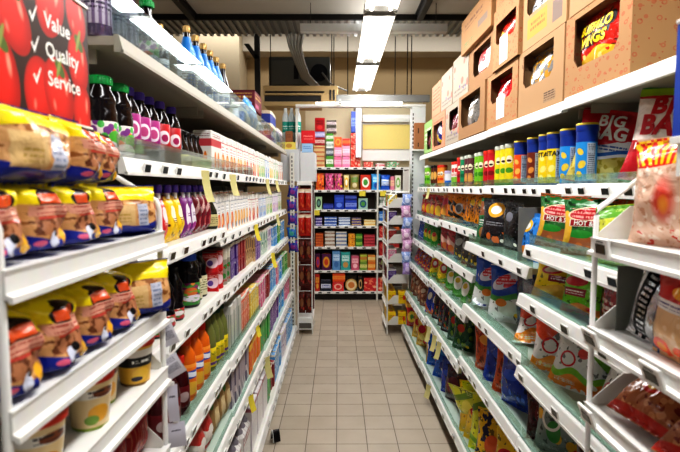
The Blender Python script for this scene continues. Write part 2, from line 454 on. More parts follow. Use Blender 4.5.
# key -> side, bay y range, front x, top z, place phrase
SH = {}
def shelf_rail(b, side, x, y0, y1, z, h=.045, WHITE=WHITE):
    # slanted extruded price channel; side +1 = right gondola (front toward -x)
    s = side
    poly = [(s*x, z), (s*(x+.012), z), (s*(x+.012), z-h), (s*(x-.008), z-h), (s*(x-.012), z-h+.004), (s*(x-.003), z-.004)]
    if s < 0: poly = poly[::-1]
    b.prism(poly, y0+.002, y1-.002, 1, WHITE)
    b.prism([(s*(x-.014), z-h-.003), (s*(x-.006), z-h-.003), (s*(x-.006), z-h+.006), (s*(x-.014), z-h+.006)][::(1 if s > 0 else -1)], y0+.002, y1-.002, 1, WHITE)
PLACEWORD = {}
def bay(side, y0, y1, shelves, label, top=2.25, guards=()):
    root = link('shelving_bay', None, None, (side*1.0, (y0+y1)/2, 0)); tag(root, label, 'shelving', 'shelving bays along the aisle')
    ox, oy = side*1.0, (y0+y1)/2
    def B(mb, name, par):
        mb.v = [(a-ox, c-oy, d) for a, c, d in mb.v] if par is root or True else mb.v
        return build(mb, name, par)
    xb = RB if side > 0 else LB
    b = MB(); xs = sorted((xb, xb+side*.03)); b.box(xs[0], xs[1], y0+.001, y1-.001, .0, top, BACKP); B(b, 'back_panel', root)
    for yy in (y0, y1):
        b = MB(); xs = sorted((xb-side*.03, xb)); b.box(xs[0], xs[1], yy-.014+(.014 if yy == y0 else -.014), yy+.014+(.014 if yy == y0 else -.014), 0, top, OFFW)
        for k in range(int(top/.05)):
            b.box(xs[0]-.0008, xs[1], yy-.003+(.014 if yy == y0 else -.014), yy+.003+(.014 if yy == y0 else -.014), .05*k+.02, .05*k+.045, DARK, 0)
        B(b, 'upright', root)
    xk = (.77 if side > 0 else .485)*side
    b = MB(); xs = sorted((xk, xk+side*.02)); b.box(xs[0], xs[1], y0, y1, 0, .095, mat('kick_plate_brown', '#4a4038', .5)); B(b, 'kick_plate', root)
    for key, x, z in shelves:
        b = MB(); xs = sorted((side*(x+.010), xb-side*.03))
        b.box(xs[0], xs[1], y0+.002, y1-.002, z-.028, z-.004, SHELFUNDER, .001, mtop=SHELFTOP if side > 0 or key in ('L5', 'L6') else OFFW)
        for q in (y0+.05, y1-.05):     # brackets below the shelf
            for_x = sorted((side*(x+.08), xb-side*.03))
            b.box(for_x[0], for_x[1], q-.003, q+.003, z-.065, z-.028, SHELFUNDER, 0)
        sh = B(b, 'shelf', root)
        b = MB(); shelf_rail(b, side, x, y0, y1, z, WHITE=mat('rail_shaded', '#b3aea2', .6) if key == 'L1' else WHITE); B(b, 'price_rail', sh)  # top left rail: shade put into the colour of the white rail
        gh = dict(guards).get(key)
        if gh:
            b = MB(); xs = sorted((side*(x+.012), side*(x+.0145)))
            b.box(xs[0], xs[1], y0+.006, y1-.006, z-.006, z+gh, GLASS2 if gh > .09 else (GLASS3 if side < 0 and key == 'L2' else GLASS), 0)
            B(b, 'clear_guard', sh)
        SH.setdefault(key, []).append((side, y0, y1, x, z))
    return root

# right side, from the camera outwards
gR = [('R2', .035), ('R3', .045), ('R4', .05), ('R5', .05), ('R6', .05), ('R7', .04)]
bay(1, 1.215, 2.01, [('R1', .90, 2.03), ('R2', .88, 1.692), ('R3', .76, 1.448), ('R4', .74, 1.25), ('R5', .74, .95), ('R6', .75, .64), ('R7', .72, .18)], 'right-hand shelving bay nearest the camera, partly behind the wire rack', guards=gR)
bay(1, 2.01, 3.02, [('R1', .90, 2.022), ('R2', .88, 1.687), ('R3', .78, 1.352), ('R5', .77, .97), ('R6', .75, .64), ('R7', .72, .18)], 'right-hand shelving bay with the blue and white bags, second from the camera', guards=gR)
bay(1, 3.02, 4.25, [('R1', .90, 2.018), ('R2', .88, 1.683), ('R3', .86, 1.405), ('R4', .83, 1.14), ('R5', .79, .89), ('R6', .755, .57), ('R7', .72, .17)], 'right-hand shelving bay third from the camera', guards=gR)
bay(1, 4.25, 5.5, [('R1', .90, 2.016), ('R2', .88, 1.68), ('R3', .86, 1.385), ('R4', .83, 1.12), ('R5', .79, .865), ('R6', .755, .53), ('R7', .72, .15)], 'right-hand shelving bay farthest from the camera', guards=gR)
gL = [('L1', .13), ('L2', .06), ('L5', .05), ('L6', .03)]
bay(-1, 1.33, 2.40, [('L1', .57, 2.075), ('L2', .57, 1.76), ('L3', .54, 1.487), ('L4', .56, 1.178), ('L5', .53, .835), ('L6', .51, .545), ('L7', .47, .15)], 'left-hand shelving bay nearest the camera with juice bottles', guards=gL)
bay(-1, 2.40, 3.45, [('L1', .57, 2.075), ('L2', .57, 1.757), ('L3', .58, 1.438), ('L4', .56, 1.168), ('L5', .53, .82), ('L6', .51, .53), ('L7', .47, .14)], 'left-hand shelving bay second from the camera', guards=gL)
bay(-1, 3.45, 4.50, [('L1', .57, 2.075), ('L2', .57, 1.753), ('L3', .58, 1.438), ('L4', .56, 1.15), ('L5', .53, .80), ('L6', .51, .51), ('L7', .47, .13)], 'left-hand shelving bay third from the camera', guards=gL[:1])
bay(-1, 4.50, 5.55, [('L1', .57, 2.075), ('L2', .57, 1.75), ('L3', .58, 1.438), ('L4', .56, 1.13), ('L5', .53, .785), ('L6', .51, .51), ('L7', .47, .125)], 'left-hand shelving bay farthest from the camera', guards=gL[:1])
WORD = {'R1': 'on the right top shelf', 'R2': 'on the right crisp-tube shelf', 'R3': 'on the right third shelf down', 'R4': 'on the right fourth shelf down', 'R5': 'on the right fifth shelf down', 'R6': 'on the right sixth shelf down', 'R7': 'on the right bottom shelf',
        'L1': 'on the left top shelf', 'L2': 'on the left second shelf', 'L3': 'on the left third shelf', 'L4': 'on the left fourth shelf', 'L5': 'on the left fifth shelf', 'L6': 'on the left sixth shelf', 'L7': 'on the left bottom shelf'}
def shelf_at(key, y):
    L = SH[key]
    for s, a, b, x, z in L:
        if a <= y < b: return s, x, z
    L2 = sorted(L, key=lambda t: abs((t[1]+t[2])/2-y)); return L2[0][0], L2[0][3], L2[0][4]
ROUND = ('juice_jar', 'bottle', 'crisp_tube', 'drink_can', 'food_tin')
def on(key, y, p, lean=0, rz=0, back=0, dz=0, roll=0, desc=None, sc=1, scz=None):
    s, x, z = shelf_at(key, y)
    X = s*(x+.03+p.size[1]*sc/2+back)
    # a leaning thing rests on its back lower edge
    zz = z-.004+dz+abs(math.sin(lean))*p.size[1]*.5*(.3 if 'bag' in p.name else 1)
    if p.name in ROUND and not rz: rz = -.8
    if s > 0 and 'bag' in p.name: rz = max(-.95, rz*2.0+random.uniform(-.18, .22)); roll += random.uniform(-.11, .11); lean += random.uniform(-.04, .10); y += random.uniform(-.012, .012)     # bags on the right stand turned toward the shopper
    if p.name not in ROUND: X += s*abs(math.sin(rz))*(p.size[0]*sc/2)*.55
    if s > 0 and 'bag' in p.name and key != 'R2':      # deeper-set bags sit a little farther along
        e = [t for t in SH[key] if t[1] <= y < t[2]]
        y2 = y*abs(X)/(x+.045); y = min(y2, max(y, (e[0][2]-.10) if e else y))
    return put(p, X, y, zz+.0005, (-PI/2-rz if s > 0 else PI/2+rz), -lean, roll, WORD[key], desc, sc, scz)
def row(key, y0, y1, p, n=None, jit=.0, lean=0, rz=0, back=0, gap=.004, desc=None, rows=1, sc=1, scz=None):
    w = p.size[0]*sc+gap
    if n is None: n = max(1, int((y1-y0)/w+.2))
    st = (y1-y0)/n
    for i in range(n):
        for r in range(rows):
            on(key, y0+st*(i+.5)+random.uniform(-jit, jit)*.01, p, lean+(random.uniform(-.06, .06) if jit else 0), rz+random.uniform(-.12, .12)*(1 if jit else .15), back+r*(p.size[1]*sc+.004)+random.uniform(0, .012), 0, 0, desc, sc, scz or sc*random.choice([1, 1, .985, .97, .99]))


# ------------------------------------------------------------------ electronic price tags on the rails
tb = MB(); tb.box(-.026, .026, -.003, .003, -.016, .016, WHITE, .0015)
ts = MB(); ts.box(-.0205, .0205, -.0042, -.0025, -.0105, .0115, SCREEN, .0005)
TAGP = Proto('price_tag', 'price tag', 'white price tag with dark screen', (.052, .006, .032), [('casing', tb), ('screen', ts)])
fb = MB(); fb.box(-.021, .021, -.003, .003, -.016, .014, SCREEN, .001); fb.box(-.024, .024, -.002, .002, -.018, .016, WHITE, .001)
TAGF = Proto('price_tag', 'price tag', 'dark-screened price tag', (.05, .006, .03), [('price_tag', fb)])
def tags(key, ys):
    for y in ys:
        s, x, z = shelf_at(key, y)
        near = y < 2.4
        put(TAGP if near else TAGF, s*(x-.0125), y, z-.026, -PI/2 if s > 0 else PI/2, .2, 0, WORD[key].replace('on the', 'on rail of'), group='price tags on the shelf rails')
def spaced(a, b, st, seed):
    r = random.Random(seed); y = a; out = []
    while y < b:
        out.append(y); y += st*r.choice([.75, 1, 1, 1.5])
    return out
tags('R2', [1.36, 1.49, 1.62, 1.78, 1.88]+spaced(2.06, 5.4, .15, 1))
tags('R3', [1.34, 1.47, 1.94, 2.09, 2.33, 2.62]+spaced(3.1, 5.4, .3, 2))
tags('R4', [1.34, 1.57, 1.83]+spaced(3.2, 5.4, .35, 3))
tags('R5', [1.36, 1.62, 1.93, 2.04, 2.14, 2.5, 2.62]+spaced(3.1, 5.4, .15, 4))
tags('R6', [1.5, 1.75, 1.93, 2.4, 2.62, 2.72, 2.85, 2.98]+spaced(3.1, 5.4, .17, 5))
tags('R7', [2.1, 2.45, 2.6, 2.95, 3.25, 3.5, 3.8, 4.05, 4.3, 4.6, 4.9, 5.2])
tags('L2', [1.47, 1.62, 1.76, 2.19, 2.3]+spaced(2.46, 5.5, .17, 7))
tags('L3', [1.43, 1.58, 1.72, 1.95, 2.05, 2.12, 2.28]+spaced(2.5, 5.5, .19, 8))
tags('L4', [1.62, 1.78, 2.02, 2.12, 2.25, 2.38]+spaced(2.46, 5.5, .11, 9))
tags('L5', [1.46, 1.55, 1.64, 1.73, 1.9, 2.06, 2.12, 2.3, 2.5]+spaced(2.64, 5.5, .12, 10))
tags('L6', [2.1, 2.22, 2.4, 2.6, 2.75, 2.95]+spaced(3.1, 5.5, .13, 11))
tags('L7', spaced(3.2, 5.5, .16, 12))

# ------------------------------------------------------------------ LEFT SIDE PRODUCTS
COLA = mat('dark_juice', '#170b10', .12, 0, .6)
DKG = mat('dark_green_glass', '#20261a', .1)
GCAP = mat('green_cap', '#12a04e', .4); PCAP = mat('purple_cap', '#5f45b8', .4); RCAP = mat('red_cap', '#e23a24', .4); OCAP = mat('orange_cap', '#ee5a20', .4)
BCAP = mat('blue_cap', '#2a5ac8', .35); GOLD = mat('gold_cap', '#cfae74', .3, .5); BLKCAP = BLACK; TEALC = mat('white_cap', '#ecf2f2', .4)
fruit = D('label_mixed_fruit', '#e9dfd8', [('lspots', 4, .5, '#7b2f86'), ('lspots', 3.3, .34, '#3fae3d'), ('lspots', 2.7, .26, '#f07a3a'), ('oval', .42, .35, .1, .22, '#f07a3a'), ('oval', .6, .55, .09, .2, '#58b13f'), ('oval', .52, .28, .12, .16, '#f2eef5'), ('lines', .3, .75, .05, .25, 20, '#555')], .4)
purp = D('label_magenta', '#b02a86', [('band', 0, .1, '#5b2b78'), ('oval', .5, .5, .11, .27, '#eee6ee'), ('oval', .5, .5, .07, .17, '#c8558f'), ('spots', 8, .22, '#7a2f80', 0, .3)], .35)
redl = D('label_red_berry', '#c8202c', [('band', 0, .1, '#8a1020'), ('oval', .5, .48, .11, .26, '#efe6ea'), ('oval', .51, .46, .06, .14, '#b02a66')], .35)
yell = D('label_yellow_green', '#d7d86a', [('oval', .5, .5, .15, .3, '#f3efc8'), ('lines', .35, .65, .3, .7, 8, '#5a6a2a')], .45)
J = [(.036, 0), (.041, .005), (.041, .045), (.039, .055), (.041, .065), (.041, .125), (.037, .142), (.039, .150), (.038, .165), (.028, .185), (.027, .20)]
jar = bottle('dark juice jar with green lid and fruit label', J, COLA, (fruit, .005, .098, .0418), GCAP, .031, .024, name='juice_jar')
BT = [(.030, 0), (.034, .006), (.0335, .06), (.030, .09), (.0335, .12), (.034, .145), (.030, .170), (.016, .196), (.0145, .208)]
bm_ = bottle('dark bottle with purple cap and magenta label', BT, COLA, (purp, .055, .148, .0345), PCAP, .017, .026, text=None)
br_ = bottle('dark bottle with purple cap and red label', BT, COLA, (redl, .055, .148, .0345), PCAP, .017, .026)
for y in (1.375, 1.48): on('L2', y, jar, desc=None)
for y in (1.575, 1.66, 1.745): on('L2', y, bm_, back=.015)
for y in (1.835, 1.96): on('L2', y, br_, back=.01)
on('L2', 1.44, jar, back=.1); on('L2', 1.62, bm_, back=.11); on('L2', 1.7, bm_, back=.11)
SB = [(.030, 0), (.033, .005), (.033, .055), (.030, .075), (.014, .11), (.0125, .13)]
sb = bottle('small dark bottle with black cap and yellow band', SB, COLA, (yell, .01, .045, .0336), BLKCAP, .0145, .02)
for i in range(4): on('L2', 2.10+i*.075, sb, dz=.012, back=.02)
tr = MB()
m_tray = D('tray_pale_green', '#cfd49a', [('band', .0, .3, '#e5e3b0'), ('lines', .1, .9, .3, .8, 6, '#8fa36a')], .5)
tr.box(-.16, .16, -.05, .05, 0, .009, m_tray, .001); tr.box(-.16, .16, -.05, -.047, .009, .05, m_tray, .001); tr.box(-.16, .16, .047, .05, .009, .05, m_tray, .001)
tr.box(-.16, -.157, -.047, .047, .009, .05, m_tray, .001); tr.box(.157, .16, -.047, .047, .009, .05, m_tray, .001)
on('L2', 2.213, Proto('cardboard_tray', 'tray', 'low pale green tray under small dark bottles', (.32, .1, .05), [('cardboard_tray', tr)]), back=-.005)
def jc(name, accent, col2, hue='#f2efe9', dd=()):
    return D(name, hue, [('band', .84, 1, '#f8f6f2'), ('band', .78, .8, accent), ('oval', .5, .27, .34, .25, col2), ('oval', .40, .32, .13, .12, '#fbd9a0'), ('oval', .62, .12, .2, .08, accent), ('rect', .15, .85, .5, .7, '#ffffff'), ('lines', .2, .8, .52, .7, 12, accent), ('lines', .2, .8, .8, .95, 30, '#8a8a90')]+list(dd), .4)
jo = jc('juice_orange', '#c72a3a', '#f08a2a'); ja = jc('juice_apricot', '#d54040', '#f5b052'); jg = jc('juice_green', '#2c9a4a', '#7cc04a'); jr = jc('juice_red', '#b0243a', '#c8452a'); jb = jc('juice_blue', '#2a62b8', '#4a90d8', '#e6edf3')
jy = jc('juice_yellow', '#d8a020', '#f2cf52'); jp = jc('juice_purple', '#7a3f98', '#a468b8', '#ece6f0')
cO = carton('juice_carton', 'carton', 'white juice carton printed with an orange', .094, .07, .198, jo, True)
cA = carton('juice_carton', 'carton', 'white juice carton printed with apricots', .094, .07, .198, ja, True)
cR = carton('juice_carton', 'carton', 'white juice carton printed with red fruit', .094, .07, .198, jr, True)
cG = carton('juice_carton', 'carton', 'white juice carton with green print', .094, .07, .198, jg, True)
cB = carton('juice_carton', 'carton', 'pale carton with blue print', .072, .07, .19, jb, True)
cY = carton('juice_carton', 'carton', 'white juice carton with yellow print', .094, .07, .198, jy, True)
cP = carton('juice_carton', 'carton', 'pale carton with purple print', .072, .07, .19, jp, True)
bigc = carton('drink_case', 'carton', 'white and red shrink case of drinks', .20, .09, .196, D('case_white_red', '#ede9e6', [('band', .62, .8, '#c94a52'), ('rect', .2, .8, .1, .5, '#f4e4d8'), ('oval', .35, .3, .09, .2, '#e8852c'), ('oval', .65, .3, .09, .2, '#e8852c'), ('lines', .1, .9, .82, .95, 20, '#8a4a50')], .4))
on('L2', 2.50, bigc)
row('L2', 2.62, 3.02, cO, 4); row('L2', 3.03, 3.33, cA, 3); row('L2', 3.34, 3.64, cR, 3); row('L2', 3.65, 3.85, cO, 2, desc='orange-printed white juice carton beyond the red-fruit ones')
row('L2', 3.86, 4.16, cG, 3); row('L2', 4.18, 4.42, cB, 3); row('L2', 4.44, 4.74, cY, 3); row('L2', 4.76, 5.1, cG, 3, desc='green-printed carton near the far end'); row('L2', 5.12, 5.5, cR, 3, desc='red-printed carton at the far end')
# left top shelf
PB = [(.032, 0), (.036, .005), (.036, .12), (.03, .16), (.015, .2), (.0135, .225)]
lilac = glassy('lilac_film', '#cdb7d6', .15, .1, .35, '#9f86b4')
bl = bottle('clear lilac bottle with pink cap', PB, lilac, (D('lilac_label', '#8f7a9e', [('stripes', 14, .5, '#d8cfe0', 0, 1), ('lines', .3, .7, .3, .7, 8, '#3a2a4a')], .3), .03, .13, .0366), mat('pink_cap', '#e88aa8', .4), .0155, .022)
for i, y in enumerate((1.36, 1.45, 1.54)): on('L1', y, bl, sc=1.0)
gb = bottle('tall dark bottle with green cap', [(.032, 0), (.036, .006), (.036, .13), (.03, .17), (.016, .21), (.015, .235)], COLA, (fruit, .03, .11, .0366), GCAP, .024, .024)
on('L1', 1.66, bl, back=.05, desc='clear lilac bottle with pink cap set back beside green-capped bottle'); on('L1', 1.80, gb, back=.03)
bluew = D('blue_wrapper', '#2e86d8', [('spots', 4, .3, '#5bb2ee'), ('band', .0, .1, '#173f86')], .3)
whw = D('white_label', '#eceef0', [('oval', .5, .5, .1, .3, '#1c5c9e'), ('lines', .3, .7, .2, .8, 8, '#444')], .3)
sauce = bottle('dark sauce bottle with gold cap and blue neck wrap', [(.038, 0), (.043, .006), (.043, .16), (.037, .205), (.016, .265), (.0145, .30)], COLA, (whw, .03, .13, .0436), GOLD, .0165, .03)
nw = MB(); nw.lathe([(.0436, .155), (.0385, .207), (.0245, .245), (.0165, .275)], bluew, 20, cap=False)
sauce.parts.append(('neck_wrap', nw.data('neck_wrap'), []))
sauce.parts[1] = sauce.parts[1]
for i, y in enumerate((2.30, 2.44, 2.58, 2.71, 2.84)): on('L1', y, sauce, back=.035)
wb = bottle('dark sauce bottle with gold cap and white label', [(.035, 0), (.040, .006), (.040, .16), (.034, .205), (.016, .265), (.0145, .30)], COLA, (whw, .03, .155, .0406), GOLD, .0165, .03)
on('L1', 2.99, wb, back=.035)
on('L1', 1.98, gb, back=.12, sc=.85, desc='smaller dark green-capped bottle set well back'); on('L1', 2.12, wb, back=.10, sc=.85, desc='gold-capped white-labelled bottle set back behind the guard')
pk = D('wrap_blue_white', '#3f9be0', [('spots', 3.5, .3, '#dff0fb'), ('band', 0, .15, '#e8eef2')], .3, bump=.3)
pw = D('wrap_white_green', '#d9ded6', [('spots', 4, .28, '#8fae84'), ('band', .4, .5, '#f3f1ea')], .3, bump=.3)
bagB = bag('blue and white soft pack', .16, .24, .10, pk, 3, name='soft_pack', cat='pack')
bagW = bag('clear greenish soft pack', .13, .15, .10, pw, 4, name='soft_pack', cat='pack')
for y in (3.16, 3.31): on('L1', y, bagW, desc='clear greenish soft pack beside the sauce bottles')
on('L1', 3.60, bagB); on('L1', 3.76, bagB)
for y in (3.46, 3.92, 4.06): on('L1', y, bagW)
redbrown = D('carton_maroon_yellow', '#7d3440', [('rect', .1, .55, .15, .35, '#c46a8a'), ('lines', .08, .9, .5, .85, 5, '#d8b25a'), ('band', .9, 1, '#6a2834')], .7)
tanb = D('carton_tan_print', '#b8895a', [('lines', .1, .6, .3, .7, 6, '#6a4a30'), ('rect', .65, .9, .2, .6, '#8a3a3a')], .8)
cb1 = carton('cardboard_carton', 'box', 'tan cardboard carton under a maroon one', .30, .24, .24, tanb)
cb2 = carton('cardboard_carton', 'box', 'maroon printed carton stacked on a tan one', .36, .30, .16, redbrown)
on('L1', 4.34, cb1, back=.10); on('L1', 4.34, cb2, back=.08, dz=.2405)
bw = D('pack_blue_cream', '#e9e2cc', [('band', .62, .9, '#3a4fa8'), ('band', .1, .25, '#3a4fa8'), ('oval', .5, .42, .25, .14, '#c9a24a')], .4)
p4 = carton('tall_pack', 'pack', 'tall cream and blue pack', .085, .08, .30, bw)
row('L1', 4.52, 4.98, p4, 5)
p5 = carton('tall_pack', 'pack', 'white pack with lilac print', .08, .09, .20, jp)
row('L1', 5.0, 5.5, p5, 5)
# left third shelf : pouches then cartons
def pouch_mb(m, seed): return bag_mb(.085, .165, .055, m, seed)
def pouch(desc, m, seed):
    b = pouch_mb(m, seed); c = MB()
    c.lathe([(.0085, .155), (.0085, .178)], WHITE, 12); c.lathe([(.0135, .176), (.0145, .178), (.0145, .2), (.012, .204)], PCAP, 14)
    return Proto('spouted_pouch', 'pouch', desc, (.085, .055, .2), [('pouch_body', b), ('cap', c)])
po_r = pouch('red spouted pouch with purple cap', D('pouch_red', '#c9262c', [('oval', .55, .62, .25, .18, '#e9dfe0'), ('oval', .5, .25, .2, .12, '#e86a5a'), ('lines', .25, .75, .38, .5, 22, '#f4c9c0'), ('band', .9, 1, '#8f1a20')], .25, bump=.25), 2)
po_y = pouch('yellow spouted pouch with purple cap', D('pouch_yellow', '#efc928', [('oval', .5, .62, .24, .18, '#f7f0d0'), ('spots', 6, .25, '#5a3a20', .1, .4), ('lines', .25, .75, .42, .52, 22, '#7a4a20'), ('band', .9, 1, '#c99a18')], .25, bump=.25), 3)
po_p = pouch('purple and white spouted pouch with purple cap', D('pouch_purple', '#7c2f7e', [('oval', .5, .52, .32, .28, '#ece4ee'), ('oval', .5, .25, .22, .1, '#b04a9a'), ('lines', .3, .7, .5, .6, 22, '#7a3a80')], .25, bump=.25), 4)
po_m = pouch('maroon spouted pouch with purple cap', D('pouch_maroon', '#7c1f30', [('diag', .45, .62, -.5, '#c9a0a0'), ('oval', .55, .3, .2, .14, '#b84a50'), ('lines', .2, .8, .64, .76, 22, '#e4c0b8')], .25, bump=.25), 5)
for y in (1.47, 1.60, 1.69): on('L3', y, po_r, back=.01)
for y in (1.785, 1.865): on('L3', y, po_y, back=.01)
for y in (1.96, 2.03): on('L3', y, po_p, back=.01)
for y in (2.12, 2.20, 2.28): on('L3', y, po_m, back=.01)
for y in (1.52, 1.64, 1.8, 2.0): on('L3', y, po_r, back=.09, desc='red spouted pouch with purple cap in the back row')
cr = bottle('dark squat bottle with cream label', SB, DKG, (D('label_cream', '#c9c08e', [('lines', .3, .7, .2, .8, 6, '#6a6238')], .5), .012, .06, .0336), BLKCAP, .0145, .02)
on('L3', 2.36, cr, sc=1.15)
cO3 = carton('juice_carton', 'carton', 'tall white juice carton printed with peach', .094, .07, .212, jc('juice_peach', '#9aa0a8', '#e8722c', '#eceae6'), True)
cM3 = carton('juice_carton', 'carton', 'tall pale juice carton printed with mango', .094, .07, .212, jc('juice_mango', '#8a8fa0', '#eaa93a', '#e8e6e2'), True)
row('L3', 2.44, 2.94, cO3, 5); row('L3', 2.95, 3.45, cM3, 5); row('L3', 3.46, 3.86, cR, 4, desc='red-printed white carton beyond the mango ones'); row('L3', 3.9, 4.3, cB, 4); row('L3', 4.32, 4.72, cG, 4); row('L3', 4.74, 5.1, cP, 4); row('L3', 5.12, 5.5, cG, 3, desc='green-printed carton at the far end')
# left fourth shelf
bj = bottle('large dark juice jar with blue lid and fruit label', [(.040, 0), (.046, .006), (.046, .05), (.044, .06), (.046, .07), (.046, .11), (.038, .13), (.044, .15), (.043, .17), (.030, .19), (.029, .20)], COLA, (D('label_orchard', '#3e8f3c', [('lspots', 4, .45, '#8c2f6c'), ('lspots', 3, .3, '#e0803c'), ('lspots', 2.6, .25, '#e8e0ea'), ('oval', .46, .6, .1, .2, '#d8783a'), ('oval', .5, .3, .14, .16, '#e8e0ea'), ('blob', 9, .6, '#6cb04a')], .35), .012, .105, .0468), BCAP, .034, .026, name='juice_jar')
db = bottle('dark syrup bottle with red fruit label', [(.030, 0), (.034, .006), (.034, .05), (.029, .065), (.034, .085), (.034, .10), (.028, .12), (.032, .14), (.018, .165), (.014, .185)], COLA, (D('label_cherry', '#b93038', [('lspots', 4, .4, '#4a8a40'), ('lspots', 3, .25, '#e8d8d0'), ('oval', .5, .55, .12, .22, '#e6dfe2')], .35), .008, .048, .0346), BLKCAP, .0155, .02)
db2 = bottle('dark bottle with cream label beside blue-lidded jar', [(.030, 0), (.034, .006), (.034, .10), (.029, .12), (.033, .14), (.030, .16), (.016, .18), (.014, .195)], COLA, (D('label_cream2', '#d9d4b4', [('lines', .3, .7, .2, .8, 8, '#7a7550')], .5), .01, .10, .0346), BLKCAP, .0155, .02)
for y in (1.78, 1.885): on('L4', y, db)
for y in (1.45, 1.55, 1.66): on('L4', y, db, desc='dark syrup bottle behind the end rack')
on('L4', 2.105, bj, back=.0); on('L4', 2.215, db2, back=.02); on('L4', 2.30, db2, back=.02, desc='dark bottle with cream label next to red tins')
redt = D('tin_red', '#b5161e', [('oval', .5, .5, .13, .26, '#e4c8d0'), ('oval', .44, .5, .05, .14, '#6a4a9a'), ('lines', .3, .7, .74, .9, 14, '#f0c0b8')], .3)
def tin(desc, r, h, m):
    b = MB(); b.lathe([(r, .0), (r*1.02, .002), (r*1.02, .005), (r*.99, .007), (r*.99, h-.007), (r*1.02, h-.005), (r*1.02, h-.002), (r*.97, h), (r*.94, h-.003)], m, 22)
    l = MB(); l.lathe([(r*.95, h-.003), (r*.6, h-.0025), (r*.55, h-.003)], STEEL, 22)
    return Proto('food_tin', 'tin', desc, (2*r, 2*r, h), [('tin_body', b), ('lid', l)])
rt = tin('red tin', .046, .098, redt)
for y in (2.345,):
    on('L4', 2.44, rt, desc='red tin on the lower layer of its stack'); on('L4', 2.44, rt, dz=.0985, desc='red tin on the upper layer of its stack')
    on('L4', 2.54, rt, desc='red tin on the lower layer of its stack'); on('L4', 2.54, rt, dz=.0985, desc='red tin on the upper layer of its stack')
gt = D('tin_green_mix', '#9a9488', [('spots', 4, .34, '#3a8a3c'), ('spots', 6, .22, '#b4302e'), ('band', .8, 1, '#c9c4b4')], .35)
gt_p = can('green and grey tube', .036, .19, gt, (OFFW,), name='drink_can', cat='tin')
for y in (2.635, 2.715): on('L4', y, gt_p)
def book(nm, desc, col, acc, w=.06, h=.20, d=.13):
    return carton('tea_box', 'box', desc, w, d, h, D(nm, col, [('blob', 3.2, .56, acc, 0, .5), ('spots', 6, .2, '#efe9df', 0, .42), ('rect', .15, .85, .55, .85, acc), ('oval', .5, .32, .28, .13, acc), ('oval', .5, .31, .16, .07, col), ('band', .92, 2, '#e9e4da'), ('lines', .2, .8, .6, .82, 30, '#3a2a2a')], .4))
bp = book('box_purple', 'narrow purple box', '#4f2f7c', '#9a86b8'); brd = book('box_darkred', 'narrow dark red box', '#8a1f2a', '#b8504a'); bt = book('box_tan', 'narrow tan box with brown oval', '#c9a878', '#6a3f2a'); bpk = book('box_violet', 'narrow violet box', '#6a4290', '#b8a0c8'); blg = book('box_palegreen', 'pale green and white box', '#c8d4c8', '#6a9a8a'); blb = book('box_skyblue', 'sky blue box', '#4f9ad4', '#d8e6f0'); bgr = book('box_green', 'green box', '#3a9a4a', '#d8e4a8'); bpi = book('box_pink', 'pink box', '#d87a9a', '#f0c8d4'); bwh = book('box_white', 'white box with lilac print', '#e4e0e6', '#a890b8'); bor = book('box_salmon', 'salmon pink box', '#dc6f52', '#f0b8a0'); byl = book('box_yellow', 'yellow box', '#e4c444', '#f4e8a8')
row('L4', 2.76, 2.95, bp, 3); row('L4', 2.96, 3.20, brd, 3); row('L4', 3.21, 3.58, bt, 5); row('L4', 3.59, 3.86, bpk, 4); row('L4', 3.87, 4.2, blg, 5); row('L4', 4.21, 4.5, bwh, 4); row('L4', 4.51, 4.9, blb, 6); row('L4', 4.91, 5.2, bgr, 4); row('L4', 5.21, 5.5, blb, 4, desc='sky blue box at the far end')
# left fifth shelf
ORJ = mat('orange_juice', '#e8741c', .2); ORL = D('label_orange', '#f0812a', [('band', .55, .8, '#2b4fb0'), ('band', .6, .75, '#e9ecf4', .03, 12), ('oval', .5, .25, .18, .2, '#f8c34a'), ('band', .9, 1, '#f4a040')], .3)
OJP = [(.034, 0), (.039, .006), (.039, .06), (.034, .09), (.037, .12), (.039, .15), (.036, .185), (.02, .215), (.0175, .225)]
oj = bottle('orange juice bottle with orange cap', OJP, ORJ, (ORL, .02, .15, .0397), OCAP, .0215, .034)
ojr = bottle('orange juice bottle with red cap', OJP, ORJ, (ORL, .02, .15, .0397), RCAP, .0205, .03)
rj = bottle('dark red syrup bottle with red cap', [(.030, 0), (.034, .006), (.034, .12), (.030, .15), (.015, .18), (.014, .195)], mat('red_syrup', '#4a0c14', .12), (D('label_darkred', '#6a141c', [('oval', .5, .5, .1, .24, '#b8a0a0')], .3), .03, .11, .0346), RCAP, .017, .03)
for y in (1.60, 1.72, 1.83): on('L5', y, rj)
for y in (1.955, 2.065): on('L5', y, oj, back=.01)
on('L5', 2.175, ojr, back=.01)
olive = mat('olive_oil_glass', '#7b8048', .12); YL = D('label_yellow_oil', '#ecd52f', [('oval', .5, .5, .11, .22, '#c9b020'), ('band', .1, .25, '#7d4a9a'), ('lines', .35, .65, .6, .8, 14, '#4a6a2a')], .4)
ob = bottle('olive green bottle with yellow label and green cap', [(.030, 0), (.033, .006), (.033, .12), (.030, .165), (.016, .20), (.0145, .225)], olive, (YL, .02, .10, .0336), mat('dark_green_cap', '#1f4a32', .4), .016, .024)
for i in range(4): on('L5', 2.275+.083*i, ob, back=.008, sc=1.1)
cW5 = carton('juice_carton', 'carton', 'grey-white striped carton', .072, .07, .24, D('carton_greywhite', '#d4d2cc', [('stripes', 6, .35, '#9aa098', 0, .8), ('oval', .5, .4, .3, .14, '#c2c9b4')], .4))
